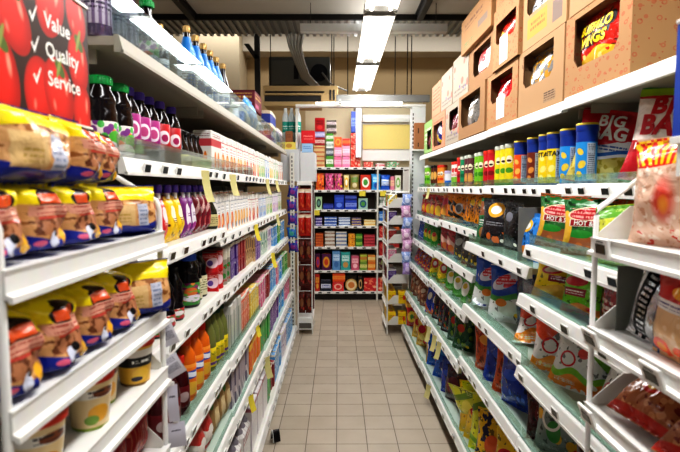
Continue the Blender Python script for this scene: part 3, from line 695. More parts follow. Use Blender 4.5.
row('L5', 2.60, 2.88, cW5, 3); row('L5', 2.87, 3.17, bor, 5, sc=1.1); row('L5', 3.18, 3.55, byl, 6, desc='yellow box beyond the salmon ones'); row('L5', 3.56, 3.9, bpi, 5); row('L5', 3.91, 4.15, brd, 4, desc='dark red box beyond the pink ones'); row('L5', 4.16, 4.46, blb, 5); row('L5', 4.47, 4.7, bpi, 3, desc='pink box between two groups of blue ones'); row('L5', 4.71, 5.1, blb, 5, desc='sky blue box beyond the second pink ones'); row('L5', 5.11, 5.5, bgr, 6)
# left sixth shelf
tanbag = bag('brown and green soft bag', .11, .23, .09, D('bag_tan_green', '#a98a5c', [('spots', 3, .35, '#5a8a4c'), ('band', .8, 1, '#7a5a3a'), ('oval', .5, .45, .3, .2, '#d8c49a')], .3, bump=.4), 6, name='soft_bag', cat='bag')
rdbag = bag('red and white soft bag', .11, .2, .09, D('bag_red_white2', '#c84a44', [('band', .3, .6, '#e9e2da', .05, 9)], .3, bump=.4), 7, name='soft_bag', cat='bag')
for y in (1.95, 2.07): on('L6', y, rdbag)
for y in (2.19, 2.31, 2.43): on('L6', y, tanbag)
gstr = carton('striped_carton', 'carton', 'tall grey and mauve striped carton', .075, .10, .23, D('carton_mauve', '#b9aab0', [('stripes', 5, .4, '#7d7486', 0, 1), ('diag', .3, .45, .4, '#d8ccd0')], .4))
row('L6', 2.52, 2.98, gstr, 6)
ory = carton('orange_box', 'box', 'orange and yellow box', .10, .13, .185, D('box_orange_yellow', '#ef7e26', [('band', .8, 1, '#f4c23a'), ('oval', .4, .4, .2, .2, '#e8422a'), ('rect', .6, .9, .1, .6, '#f6b54a')], .4))
row('L6', 3.0, 3.42, ory, 4)
gpk = carton('green_pack', 'pack', 'bright green pack', .11, .13, .24, D('pack_green', '#1f9a3a', [('oval', .4, .6, .25, .15, '#57c04a'), ('spots', 5, .2, '#d8342c', .1, .35), ('band', .0, .08, '#0f6a2a')], .35))
row('L6', 3.45, 3.92, gpk, 4)
row('L6', 3.94, 4.5, bpk, 7, sc=1.05, desc='lilac-grey box beyond the green packs'); row('L6', 4.52, 5.0, blb, 6); row('L6', 5.02, 5.5, bpi, 6)
# left bottom shelf
wfilm = D('multipack_white', '#dcdad8', [('stripes', 5, .12, '#b8a8ae', 0, 1), ('lines', .1, .9, .7, .85, 10, '#b04a58'), ('band', .0, .08, '#b9b9b9')], .25, bump=.2)
def multipack(desc, cols, mcap):
    b = MB(); b.box(-.11, .11, -.075, .075, 0, .235, wfilm, .02)
    t = MB()
    for i in range(3):
        for j in range(2):
            t.lathe([(.03, .232), (.031, .24), (.015, .262), (.014, .275), (.010, .277)], mcap, 12, cx=-.07+.07*i, cy=-.035+.07*j)
    return Proto('bottle_multipack', 'multipack', desc, (.22, .15, .28), [('film_wrapped_body', b), ('bottle_caps', t)])
mp = multipack('clear-wrapped multipack of six bottles', None, mat('bottle_grey', '#8d8790', .25))
for y in (1.9, 2.15, 2.4, 2.65): on('L7', y, mp)
tis = Proto('tissue_multipack', 'multipack', 'white film-wrapped tissue pack', (.2, .18, .27), [('tissue_multipack', carton_mb(.2, .18, .27, D('tissue_wrap', '#e2dfe0', [('stripes', 4, .1, '#c4b8c0', 0, 1), ('spots', 6, .25, '#cdb4c0', .5, 1), ('band', .9, .97, '#b8707c')], .3, bump=.2)))])
for y in (2.9, 3.12, 3.34): on('L7', y, tis)
row('L7', 3.48, 3.7, gpk, 2, desc='bright green pack between tissue packs and a red one'); row('L7', 3.72, 3.86, brd, 2); row('L7', 3.88, 4.4, blb, 7, sc=1.15); row('L7', 4.42, 4.8, bwh, 5, sc=1.2); row('L7', 4.82, 5.5, blb, 9, sc=1.1, desc='sky blue box near the far end')

# shelf talkers (cards hanging from the rails)
def talker(key, y, w, h, m=TALK, ang=.3, rz=0, desc='pale yellow card hanging from the rail'):
    s, x, z = shelf_at(key, y)
    b = MB(); n = 5
    b.grid([[(-w/2+w*j/2, -.004-.03*(i/n)**2*h*8, -h*i/n) for j in range(3)] for i in range(n+1)], m, True)
    b.lines = 0
    o = put(Proto('shelf_talker', 'card', desc, (w, .01, h), [('shelf_talker', b)]), s*(x-.018), y, z-.012, (-PI/2 if s > 0 else PI/2)+rz, ang*0, 0, WORD[key].replace('on the', 'of the'), group='shelf talker cards')
talker('L2', 2.08, .045, .13, rz=-.5); talker('L2', 2.62, .05, .11, rz=-.5); talker('L2', 3.9, .05, .12, rz=-.4); talker('L2', 4.5, .05, .1, rz=-.4)
talker('L3', 3.4, .05, .11, YCARD, rz=-.4, desc='yellow card hanging from the rail'); talker('L3', 4.6, .05, .1, rz=-.4); talker('L4', 4.1, .06, .12, YCARD, rz=-.4, desc='yellow card hanging from the rail')
talker('L5', 3.1, .05, .07, YCARD, rz=-.3, desc='yellow card hanging from the rail'); talker('L6', 3.35, .06, .14, rz=-.6); talker('L6', 2.72, .05, .09, YCARD, rz=-.4, desc='yellow card hanging from the rail')
talker('R7', 3.75, .06, .10, rz=.5); talker('R6', 3.95, .05, .12, rz=.5); talker('R6', 3.72, .05, .12, rz=.5); talker('R6', 3.55, .05, .12, rz=.5); talker('R2', 4.75, .04, .10, rz=.5)
# ------------------------------------------------------------------ RIGHT SIDE PRODUCTS
def tube_design(nm, base, acc, face='#f3ead0', extra=()):
    return D(nm, base, [('band', 0, .10, acc), ('oval', .5, .70, .085, .10, face), ('oval', .5, .67, .06, .03, '#3a2218'), ('oval', .5, .42, .10, .07, acc), ('spots', 7, .2, '#f0c050', .08, .28), ('lines', .6, .8, .2, .8, 16, '#ffffff')]+list(extra), .3)
PL = mat('clear_lid', '#d8ddd0', .3)
STBLUE = mat('dark_blue_lid', '#1f3f9c', .35); STRIM = mat('yellow_rim', '#e8cf3a', .4)
def stx(desc, col, chip, texts=(), nm=None):
    d = D(nm, col, [('band', .80, 1, '#1d3f98'), ('band', 0, .07, '#1d3f98'), ('oval', .45, .62, .05, .07, chip, .6), ('oval', .48, .38, .06, .08, chip, -.5), ('oval', .44, .2, .05, .06, chip, .4), ('rect', .56, .70, .1, .78, '#b9c0cc'), ('lines', .57, .69, .14, .75, 26, '#555a66')], .3)
    return can(desc, .038, .232, d, (STBLUE, STRIM), texts=texts, lidh=.03)
sx_or = stx('orange crisp tube with dark blue lid', '#f0632a', '#f8c060', nm='st_orange')
sx_br = stx('brown crisp tube with dark blue lid', '#7c3424', '#e09a50', nm='st_brown')
sx_ye = stx('yellow crisp tube lettered STAX with dark blue lid', '#f4d61e', '#f8ec90', (('STAX', .05, .14, .028, INK, .03),), nm='st_yellow')
sx_bl = stx('light blue crisp tube with dark blue lid', '#2f9ae0', '#f2d24a', nm='st_blue')
gt_ = can('green crisp tube', .036, .225, tube_design('tb_green', '#7fc22e', '#3f8f22'), (PL,))
dt_ = can('purple-brown crisp tube', .036, .225, tube_design('tb_plum', '#6b3a40', '#c8925a', extra=[('oval', .5, .28, .11, .14, '#d9a35a')]), (PL,))
rt_ = can('red crisp tube', .036, .225, tube_design('tb_red', '#cf2030', '#8c1420'), (RCAP,))
yt_ = can('yellow crisp tube', .036, .23, tube_design('tb_yellow', '#ecdc28', '#55a02c'), (PL,))
wt_ = can('white and green crisp tube', .034, .20, D('tb_white', '#ece9e2', [('band', 0, .45, '#8fc24a'), ('oval', .5, .75, .1, .1, '#d23a3a'), ('lines', .3, .7, .5, .62, 20, '#d23a3a')], .3), (RCAP,))
tt_ = can('teal crisp tube', .036, .225, tube_design('tb_teal', '#1f9a6a', '#0f6a48'), (PL,))
ot_ = can('orange and white crisp tube', .034, .20, tube_design('tb_orange', '#ee9a3a', '#d8401c'), (RCAP,))
bt_ = can('blue and white squat tub', .040, .14, D('tb_bluewhite', '#2a6fd0', [('band', .5, 1, '#e4e2e8')], .3), (mat('lilac_lid', '#c4b6d8', .4),))
bb_ = can('tall dark brown tube', .032, .21, D('tb_brown', '#5c2a1c', [('oval', .5, .6, .1, .2, '#e0b060')], .3), (BLACK,))
R2L = [(5.3, gt_), (5.2, gt_), (4.95, bb_), (4.82, bb_), (4.62, ot_), (4.52, ot_), (4.3, bt_), (4.05, wt_), (3.96, wt_), (3.86, rt_), (3.76, tt_), (3.64, dt_), (3.55, dt_), (3.37, gt_), (3.29, gt_), (3.16, rt_), (3.07, rt_), (2.93, yt_), (2.84, yt_), (2.75, yt_), (2.61, sx_or), (2.43, sx_br), (2.29, sx_ye), (2.20, sx_ye), (2.07, sx_bl), (1.93, sx_bl)]
for y, p in R2L: on('R2', y, p, back=.005)
on('R2', 2.70, sx_bl, back=.09); on('R2', 2.52, sx_bl, back=.09); on('R2', 2.0, sx_ye, back=.09, desc='yellow STAX crisp tube in the back row'); on('R2', 2.15, sx_bl, back=.09, desc='light blue crisp tube in back row behind yellow ones')

SIL = mat('silver_foil', '#c4c6c8', .22, .85)
def two_tone(st, cu, cv, sz, front, backm, rot=0, bo=.05):
    return [(st, cu, cv, sz, backm, rot, bo+.06, .0014), (st, cu, cv, sz, front, rot, bo, .0026)]
big1 = bag('red and white BIG BAG crisps bag leaning on blue tubes', .24, .285, .085,
    D('bag_big_one', '#d9c56a', [('spots', 5, .42, '#f0de8a', 0, .45), ('blob', 7, .55, '#b9a33c', 0, .45), ('band', .42, 2, '#c8202e', .06, 5), ('band', .36, .56, '#ece9ee', .05, 5), ('band', .40, .45, '#2f6fc0', .05, 5), ('lines', .15, .85, .44, .52, 24, '#3a5aa8')], .22, bump=.35), 11,
    two_tone('BIG', .5, .84, .062, WINK, RINK, 0, .03)+two_tone('BAG', .5, .67, .070, WINK, RINK, 0, .04), seal=mat('red_seal', '#b81c28', .3))
big2 = bag('red BIG BAG crisps bag lettered HOT & SPICY', .23, .30, .085,
    D('bag_big_two', '#c02430', [('spots', 5, .35, '#d8604a', 0, .3), ('band', .44, .9, '#ecdcd4', .02, 6), ('band', .30, .42, '#a0141c'), ('band', .92, 2, '#a8cc3a')], .22, bump=.35), 12,
    [('BIG', .5, .79, .078, RINK, 0, .05), ('BAG', .5, .58, .082, RINK, 0, .05), ('HOT & SPICY', .5, .36, .029, WINK, 0, .03)], seal=mat('green_seal', '#2f8a3a', .3))
on('R2', 1.95, big1, lean=.12, rz=-.35, roll=.30, back=.01)
on('R2', 1.585, big2, lean=.08, rz=-.30, roll=.10, back=.01)
on('R2', 1.33, bag('yellow-topped crisps bag behind the big red one', .2, .29, .08, D('bag_yellow_green', '#f0d828', [('band', 0, .6, '#3a9a3c'), ('spots', 5, .25, '#e0602a')], .22, bump=.3), 13), lean=.05)

# snack bag designs for the right shelves
def B(nm, desc, base, L, w, h, d, seed, texts=(), **k):
    r = random.Random(seed); L = [((l[0], l[1]*1.35)+tuple(l[2:]) if l[0] in ('spots', 'blob') else l) for l in L]
    q = [int(base[i:i+2], 16) for i in (1, 3, 5)]; dk = '#%02x%02x%02x' % tuple(int(v*.55) for v in q); lt = '#%02x%02x%02x' % tuple(min(255, int(v*.6+105)) for v in q)
    L = [('blob', 6+r.random()*3, .60, dk), ('spots', 9+r.random()*4, .16, lt)]+L+[('lines', .12, .5, .07, .13, 40, lt), ('lines', .5, .88, .90, .94, 40, lt), ('oval', .8, .14, .07, .04, r.choice(['#f4f0e6', '#f2c82c', '#d8281c', '#2a5ab8']))]
    return bag(desc, w, h, d, D(nm, base, L, .2, bump=.45, coat=.4), seed, texts, **k)
hotg = B('bag_green_orange', 'green and orange crisps bag lettered HOT & SPICY', '#2a7034', [('diag', 1.22, 1.55, .45, '#c85a26'), ('band', -1, .34, '#b86a40', .03, 9), ('spots', 5, .36, '#e07a34', .06, .40), ('oval', .30, .36, .2, .07, '#2f9a3c'), ('oval', .05, .45, .12, .3, '#e8b83a'), ('oval', .78, .62, .2, .16, '#d87a2c'),
    ('oval', .42, .72, .34, .12, '#e4c8a4', .15), ('oval', .42, .72, .31, .10, '#b8202c', .15), ('lines', .14, .70, .64, .80, 14, '#f0a8a0'), ('rect', .12, .84, .49, .61, '#f0e4d0'), ('rect', .135, .825, .497, .603, '#98121e')], .25, .21, .075, 21, [('HOT & SPICY', .48, .55, .0235, WINK, 0, .02)])
bluec = B('bag_sky', 'sky blue crisps bag with round yellow emblem', '#2d86d6', [('oval', .35, .76, .22, .14, '#f4c43a'), ('oval', .35, .76, .15, .08, '#f0f0ee'), ('oval', .45, .2, .3, .13, '#e8963c'), ('spots', 6, .2, '#f4dc9a', 0, .25)], .18, .235, .07, 22, [])
blackc = B('bag_black_chip', 'black crisps bag with yellow emblem and orange chips', '#26242a', [('oval', .5, .78, .28, .16, '#f0ae34'), ('oval', .5, .78, .18, .09, '#f2ede6'), ('spots', 4, .42, '#d8702c', .05, .33), ('lines', .2, .8, .45, .55, 20, '#9a9aa0')], .19, .26, .07, 23)
greenc = B('bag_forest', 'forest green snack bag with brown top emblem', '#1d7c48', [('band', .62, .95, '#8a5434'), ('oval', .5, .82, .22, .09, '#e8e2dc'), ('oval', .5, .22, .25, .15, '#a8763c'), ('lines', .2, .8, .40, .55, 18, '#e8f0e8')], .17, .26, .07, 24)
blackp = B('bag_black_plain', 'plain black crisps bag', '#17171b', [('spots', 3, .2, '#3a3a44'), ('oval', .5, .7, .2, .1, '#7a7a84')], .17, .25, .07, 25)
tigr = B('bag_tiger', 'black and orange striped snack bag', '#e88a24', [('diag', .3, .45, .4, '#2a211c'), ('diag', .7, .85, .5, '#2a211c'), ('oval', .5, .5, .25, .2, '#b8a8a0'), ('oval', .5, .5, .18, .14, '#4a3a3a')], .18, .235, .07, 26)
orang = B('bag_orange', 'orange snack bag with dark bottom', '#e8901e', [('band', 0, .14, '#1d3a24'), ('blob', 5, .56, '#4a2a18', .2, .9), ('oval', .55, .75, .2, .1, '#f4c840')], .15, .24, .07, 27)
redy = B('bag_red_yellow', 'red snack bag with yellow patch', '#c8222a', [('oval', .55, .32, .3, .25, '#efc03a'), ('diag', .85, 1.0, .4, '#7a1016'), ('lines', .2, .8, .6, .8, 14, '#f4c4a0')], .16, .235, .065, 28)
orta = B('bag_orange_tall', 'orange and pink snack bag', '#e87a34', [('band', .6, .9, '#d84a5a', .04, 6), ('oval', .5, .3, .25, .2, '#f4b04a')], .15, .25, .065, 29)
R3i = [(5.3, redy), (5.12, redy), (4.92, redy), (4.72, redy), (4.5, redy), (4.25, orta), (4.05, orta), (3.86, tigr), (3.67, tigr), (3.46, orang), (3.30, orang), (3.14, orang)]
for y, p in R3i: on('R3', y, p, lean=.1, rz=-.3, back=.01, sc=.92 if p is not orang else .95)
on('R3', 2.87, greenc, lean=.04, rz=-.25); on('R3', 2.62, blackc, lean=.04, rz=-.3); on('R3', 2.36, blackp, lean=.02, rz=-.1, back=.06); on('R3', 2.50, blackp, lean=.02, rz=-.1, back=.1)
dvd = MB(); dvd.box(-.003, .003, -.13, .13, 0, .24, GREY, .001)
on('R3', 2.235, Proto('shelf_divider', 'divider', 'grey upright divider between black and blue bags', (.006, .26, .24), [('shelf_divider', dvd)]))
on('R3', 2.12, bluec, lean=.02, rz=-.2, sc=.9, dz=0)
on('R3', 1.86, hotg, lean=.02, rz=-.30, sc=.96); on('R3', 1.54, hotg, lean=.02, rz=-.30, sc=.96)
ylw_g = B('bag_yellow_lime', 'yellow-green snack bag seen past the rack', '#d8dc4a', [('oval', .5, .4, .3, .2, '#f4efc0'), ('band', .8, 1, '#6aa83a')], .2, .2, .07, 30)
on('R3', 1.42, ylw_g, rz=-.2, sc=.9)
on('R3', 1.78, hotg, rz=-.2, back=.09, sc=.85, desc='green and orange HOT & SPICY crisps bag in back row'); 
# fourth
smb = B('bag_small_blue', 'small blue and white snack bag', '#2a55b0', [('spots', 5, .3, '#e0e4f0')], .13, .19, .06, 31)
smg = B('bag_small_green', 'small green snack bag with red emblem', '#3c8a34', [('oval', .5, .5, .28, .22, '#c8b040'), ('oval', .5, .6, .2, .1, '#c82a2a')], .14, .20, .06, 32)
smr = B('bag_small_red', 'pink and red snack bag', '#b8323c', [('diag', .5, .75, .4, '#e8b8a8'), ('oval', .5, .25, .25, .14, '#d8783a')], .16, .215, .065, 33)
smd = B('bag_small_dark', 'dark snack bag with yellow spots', '#4a4038', [('spots', 4, .3, '#e0b83a', 0, .4), ('oval', .5, .65, .25, .14, '#a8a8a4')], .15, .21, .065, 34)
for y, p in [(5.3, smb), (5.1, smb), (4.85, smg), (4.65, smg), (4.42, smg), (4.15, smr), (3.97, smr), (3.79, smr), (3.55, smd), (3.36, smd), (3.16, smd)]: on('R4', y, p, lean=.1, rz=-.3)
yb = B('bag_yellow_big', 'yellow crisps bag with red lettering patch', '#f2cc22', [('oval', .45, .62, .3, .12, '#c02430', .2), ('oval', .45, .62, .24, .07, '#f0dcc0', .2), ('rect', .35, .9, .34, .48, '#8c1a28'), ('band', 0, .25, '#e8b24a', .04, 8), ('lines', .4, .86, .37, .45, 18, '#f4f0e8')], .21, .21, .08, 35)
lg = B('bag_lime', 'lime green crisps bag with red lettering patch', '#7cc428', [('diag', 1.15, 1.6, .5, '#e8a444'), ('oval', .42, .66, .32, .10, '#c8202c'), ('rect', .12, .75, .36, .52, '#941824'), ('lines', .16, .7, .40, .48, 18, '#f4f0e8'), ('band', 0, .2, '#e88a30', .04, 8)], .19, .20, .075, 36)
on('R4', 1.86, yb, lean=.25, rz=-.35, sc=.86); on('R4', 1.60, lg, lean=.10, rz=-.3, sc=.84)
on('R4', 1.40, B('bag_crimson', 'dark red snack bag behind the rack post', '#8c1c26', [('lines', .2, .8, .4, .7, 10, '#e0d0c8')], .18, .2, .07, 37), sc=.82)
# fifth
pl1 = B('bag_chick', 'yellow snack bag with a red and white emblem', '#e8c428', [('oval', .45, .6, .28, .2, '#c82834'), ('oval', .42, .6, .14, .1, '#f0e8e0'), ('band', 0, .2, '#6a9a2c', .04, 7)], .17, .225, .07, 38)
grw = B('bag_green_white', 'green and white snack bag', '#5aa03a', [('oval', .5, .5, .3, .25, '#ece8e0'), ('oval', .5, .6, .16, .1, '#e0c23a')], .15, .2, .065, 39)
rmx = B('bag_red_mix', 'red and blue mixed-print snack bag', '#b83a34', [('blob', 4, .55, '#2f4f9a'), ('spots', 5, .3, '#e0b24a')], .15, .17, .065, 40)
for y in (5.3, 5.12, 4.93, 4.74, 4.5): on('R5', y, rmx, lean=.3, rz=-.3)
for y in (4.25, 4.05): on('R5', y, pl1, lean=.2, rz=-.3, sc=.9)
on('R5', 3.83, pl1, lean=.1, rz=-.5, sc=.9); on('R5', 3.6, grw, lean=.2, rz=-.3); on('R5', 3.38, grw, lean=.2, rz=-.3); on('R5', 3.19, grw, lean=.2, rz=-.3)
blw = B('bag_blue_white', 'blue-topped white crisps bag with red lettering patch', '#e4e8e6', [('band', .46, 2, '#1f4fb0', .05, 5), ('band', .40, .50, '#4a9a4a', .05, 5), ('oval', .45, .73, .36, .13, '#dfe0f0', .3), ('oval', .38, .76, .20, .08, '#d02432', .3), ('oval', .58, .70, .17, .07, '#d02432', .3), ('lines', .2, .75, .66, .82, 16, '#f0c8d0'), ('oval', .6, .25, .25, .14, '#d8e0d4'), ('oval', .4, .34, .16, .07, '#e08a3a')], .22, .30, .09, 41)
for y in (2.88, 2.62, 2.38): on('R5', y, blw, lean=.12, rz=-.45, sc=.98)
on('R5', 2.22, blw, lean=.05, rz=-.2, back=.08, desc='blue-topped white crisps bag set back against the divider')
wfl = B('bag_white_flop', 'white and blue crisps bag lying against the blue ones', '#e6e8ec', [('diag', .35, .5, .6, '#1f3f98'), ('oval', .5, .25, .26, .16, '#d8622a')], .22, .26, .075, 42)
on('R5', 2.66, wfl, lean=.95, rz=-.5, back=-.015, dz=.012)
dk1 = B('bag_dark_far', 'dark navy crisps bag', '#1a1f3a', [('spots', 4, .25, '#3a4a84')], .18, .27, .07, 43)
on('R5', 2.13, dk1, back=.1)
ow = B('bag_orange_white', 'white crisps bag with orange top and red swirl', '#e8e6e4', [('band', .62, 2, '#e8521c', .14, 7), ('band', 0, .22, '#ee9a34', .05, 11), ('spots', 7, .3, '#f4d27a', 0, .2), ('ring', .35, .42, .17, .13, '#c81c2c'), ('oval', .7, .48, .12, .09, '#4a6a7a')], .22, .25, .085, 44)
ow2 = B('bag_green_white_swirl', 'white and green crisps bag with red swirl', '#e4e6e2', [('diag', 1.1, 1.7, .7, '#7ab42c'), ('band', 0, .2, '#ee9030', .05, 11), ('band', .18, .28, '#8cc03c', .05, 11), ('ring', .3, .44, .15, .12, '#c81c2c'), ('oval', .55, .58, .1, .08, '#d83a2c'), ('spots', 8, .2, '#3a4a44', .5, .7)], .22, .245, .085, 45)
on('R5', 2.02, ow, lean=.9, rz=-.5, sc=.92, back=-.01, dz=.012, desc='white and orange crisps bag lying back at the bay joint')
on('R5', 1.88, ow, lean=.35, rz=-.4, sc=.95); on('R5', 1.72, ow, lean=.3, rz=-.3, back=.07, sc=.95, desc='white and orange crisps bag in the back row'); on('R5', 1.60, ow2, lean=.35, rz=-.35, sc=.95); on('R5', 1.38, ow2, lean=.3, rz=-.2, sc=.95)
on('R5', 1.74, B('bag_grey_snack', 'grey snack bag behind the swirl bags', '#8a8684', [('spots', 4, .3, '#c8c0b8'), ('oval', .5, .7, .2, .1, '#b8443a')], .18, .23, .07, 46), back=.15)
# sixth
brn = B('bag_brown', 'reddish brown snack bag', '#8a4a34', [('spots', 3.5, .4, '#c89a78'), ('oval', .5, .7, .2, .1, '#d8c0a8')], .15, .22, .07, 47)
bor_ = B('bag_blue_orange', 'blue snack bag with orange side', '#1f3fa8', [('diag', .1, .45, .5, '#e06a24'), ('oval', .5, .65, .2, .14, '#e8e0d8')], .16, .25, .07, 48)
dkb = B('bag_dark_print', 'dark purple-brown snack bag', '#3a2230', [('spots', 4, .33, '#b8532a'), ('blob', 4, .6, '#4a6a2a')], .16, .25, .07, 49)
dgr = B('bag_dark_green', 'dark green snack bag', '#1d4a26', [('spots', 3.6, .36, '#7a8a2c'), ('oval', .5, .6, .2, .1, '#b83a2a')], .17, .26, .07, 50)
oro = B('bag_burnt_orange', 'burnt orange snack bag', '#c8501c', [('blob', 4, .56, '#8a2a14'), ('oval', .5, .7, .22, .1, '#e8a040')], .17, .26, .075, 51)
cob = B('bag_cobalt', 'cobalt blue snack bag', '#1c3ca8', [('spots', 3, .2, '#4a74e0'), ('oval', .5, .6, .25, .1, '#3a62d0')], .2, .26, .08, 52)
mar = B('bag_maroon', 'dark maroon snack bag', '#4a1218', [('oval', .5, .5, .3, .25, '#6a1c22'), ('lines', .25, .75, .45, .58, 12, '#b88a7a')], .22, .24, .09, 53)
gw = B('bag_grey_fruit', 'grey-green bag with yellow and green print', '#8a948c', [('spots', 3, .36, '#e8b02c'), ('oval', .4, .35, .14, .16, '#3f8a3a'), ('oval', .6, .6, .2, .14, '#a8aca4'), ('ring', .35, .55, .2, .2, '#ece8dc')], .23, .26, .09, 54)
for y, p in [(5.3, brn), (5.12, brn), (4.93, brn), (4.72, brn), (4.52, brn), (4.3, bor_), (4.1, bor_), (3.9, dkb), (3.72, dkb), (3.54, dkb), (3.34, dgr), (3.14, dgr)]: on('R6', y, p, lean=.06, rz=-.3)
on('R6', 2.84, dgr, lean=.02, back=.08, desc='dark green snack bag set back on bare shelf'); on('R6', 2.60, oro, lean=.08, rz=-.4); on('R6', 2.38, cob, lean=.15, rz=-.4); on('R6', 2.16, cob, lean=.1, rz=-.3); on('R6', 1.96, mar, lean=.25, rz=-.5, sc=.95)
on('R6', 1.70, gw, lean=.15, rz=-.35); on('R6', 1.45, mar, rz=-.2, desc='dark maroon snack bag behind the wire rack')
# bottom
ry = B('bag_crimson_yellow', 'red and yellow snack bag tipping into the aisle', '#cc1f24', [('oval', .5, .45, .34, .25, '#efd03c'), ('oval', .5, .45, .16, .12, '#5a9a34'), ('band', .85, 1, '#e8b44a')], .17, .27, .085, 55)
yr = B('bag_golden_red', 'golden snack bag with red print', '#dcae48', [('spots', 3.4, .36, '#c82a2a'), ('oval', .5, .55, .26, .12, '#c01c28'), ('oval', .5, .3, .2, .1, '#f2dc80')], .19, .30, .085, 56)
bl2 = B('bag_royal', 'royal blue snack bag with white print', '#1a5cc0', [('spots', 3.2, .3, '#e4e8ee'), ('oval', .5, .7, .3, .12, '#2a8ad8'), ('oval', .5, .35, .2, .1, '#1a2f90')], .2, .30, .09, 57)
yg = B('bag_lime_yellow', 'yellow-green snack bag lying toward the aisle', '#d4d42a', [('diag', .2, .3, .3, '#8ab02a'), ('diag', .62, .74, -.4, '#6a8a1c'), ('oval', .5, .5, .2, .3, '#ece04a')], .24, .33, .08, 58)
yrd = B('bag_yellow_redbadge', 'yellow snack bag with red badge', '#ecc21c', [('oval', .42, .62, .26, .14, '#c01c24'), ('lines', .25, .6, .58, .68, 16, '#f4e8d8'), ('oval', .6, .28, .22, .16, '#6a2a4a'), ('oval', .6, .28, .13, .1, '#e8682a'), ('blob', 5, .6, '#b8861c', 0, .4)], .23, .31, .10, 59)
ybl = B('bag_yellow_navy', 'yellow and navy snack bag', '#e8b81e', [('blob', 3.6, .52, '#2a2448'), ('oval', .5, .4, .2, .2, '#e8682a')], .22, .28, .09, 60)
for y in (5.25, 5.05): on('R7', y, ry, lean=.05, rz=-.5)
on('R7', 4.82, ry, lean=-.25, rz=-.4, back=.03)
for y in (4.58, 4.38, 4.18, 3.98): on('R7', y, yr, lean=.05, rz=-.4)
on('R7', 3.76, bl2, lean=.1, rz=-.5); on('R7', 3.52, bl2, lean=.2, rz=-.5)
on('R7', 3.28, cob, lean=.1, rz=-.3, desc='cobalt blue snack bag near the middle of the row'); on('R7', 3.16, mar, lean=.1, rz=-.3)
on('R7', 3.0, yg, lean=-.6, rz=-.4, back=.03, dz=.03); on('R7', 2.80, yg, lean=-.1, rz=-.5, back=.05)
on('R7', 2.60, yrd, lean=.08, rz=-.4, back=-.01); on('R7', 2.36, ybl, lean=.1, rz=-.4); on('R7', 2.1, yrd, lean=.1, rz=-.3); on('R7', 1.85, ybl, lean=.1)

# darker bags standing in the second row
BACKROW = {'R3': [(1.36, ylw_g), (2.75, blackp), (2.93, greenc), (2.2, bluec)], 'R4': [(1.36, smr), (1.5, smd), (1.78, smr), (1.93, smd)],
           'R5': [(1.48, grw), (1.62, pl1), (1.86, rmx), (2.3, dk1), (2.48, dk1), (2.68, blw), (2.86, dk1)],
           'R6': [(1.36, gw), (1.55, dkb), (1.78, oro), (2.05, dkb), (2.28, cob), (2.5, dgr), (2.72, dkb), (2.92, dkb)],
           'R7': [(1.95, ybl), (2.2, dkb), (2.9, oro), (3.1, bl2), (3.4, mar)]}
for k_, L_ in BACKROW.items():
    for y_, p_ in L_: on(k_, y_, p_, back=.17, rz=-.2, sc=.86 if k_ in ('R3', 'R4', 'R5') else .97, desc=p_.desc+' in second row')
on('R6', 2.27, oro, lean=.1, rz=-.4, desc='burnt orange snack bag between cobalt ones'); on('R7', 2.72, yrd, lean=.15, rz=-.4, back=-.01); on('R7', 2.48, yg, lean=.1, rz=-.4, desc='yellow-green snack bag standing among the yellow ones')
# ---------- cartons of crisps stacked on the right top shelf
PAT = D('cardboard_red_motif', '#b48a5f', [('spots', 11, .30, '#b8704c'), ('spots', 11, .16, '#b48a5f'), ('spots', 17, .16, '#b0603f')], .75)
PATP = D('cardboard_printed', '#b8926a', [('lines', .08, .5, .70, .88, 8, '#8a6242'), ('rect', .62, .86, .08, .22, '#a98a6a'), ('lines', .62, .86, .08, .22, 30, '#5a4030')], .75)
PATO = D('cardboard_orange_print', '#bf986e', [('rect', .12, .6, .14, .46, '#dda04a'), ('lines', .2, .55, .22, .4, 12, '#b0703a'), ('rect', .72, .92, .12, .42, '#8d7a70')], .75)
PATG = D('cardboard_green_print', '#b8946c', [('rect', .08, .7, .4, .85, '#9dbd98'), ('lines', .1, .65, .45, .8, 6, '#4a8a5a')], .75)
PATW = D('cardboard_pale_print', '#b3a594', [('spots', 3, .24, '#d07a6a'), ('spots', 4, .14, '#7a62a0'), ('lines', .1, .9, .1, .3, 10, '#8a8078')], .7)
PATR = D('cardboard_salmon_print', '#cf9676', [('lines', .1, .9, .2, .9, 9, '#c8624a')], .7)
PATV = D('cardboard_lime_print', '#9cc07a', [('lines', .1, .9, .3, .8, 7, '#e8ecd8')], .7)
PATL = D('cardboard_plain_label', '#ae8459', [('lines', .15, .75, .62, .82, 7, '#7d5a48'), ('rect', .6, .9, .3, .48, '#8e7a6c'), ('lines', .1, .45, .12, .25, 14, '#6a8a5a')], .75)
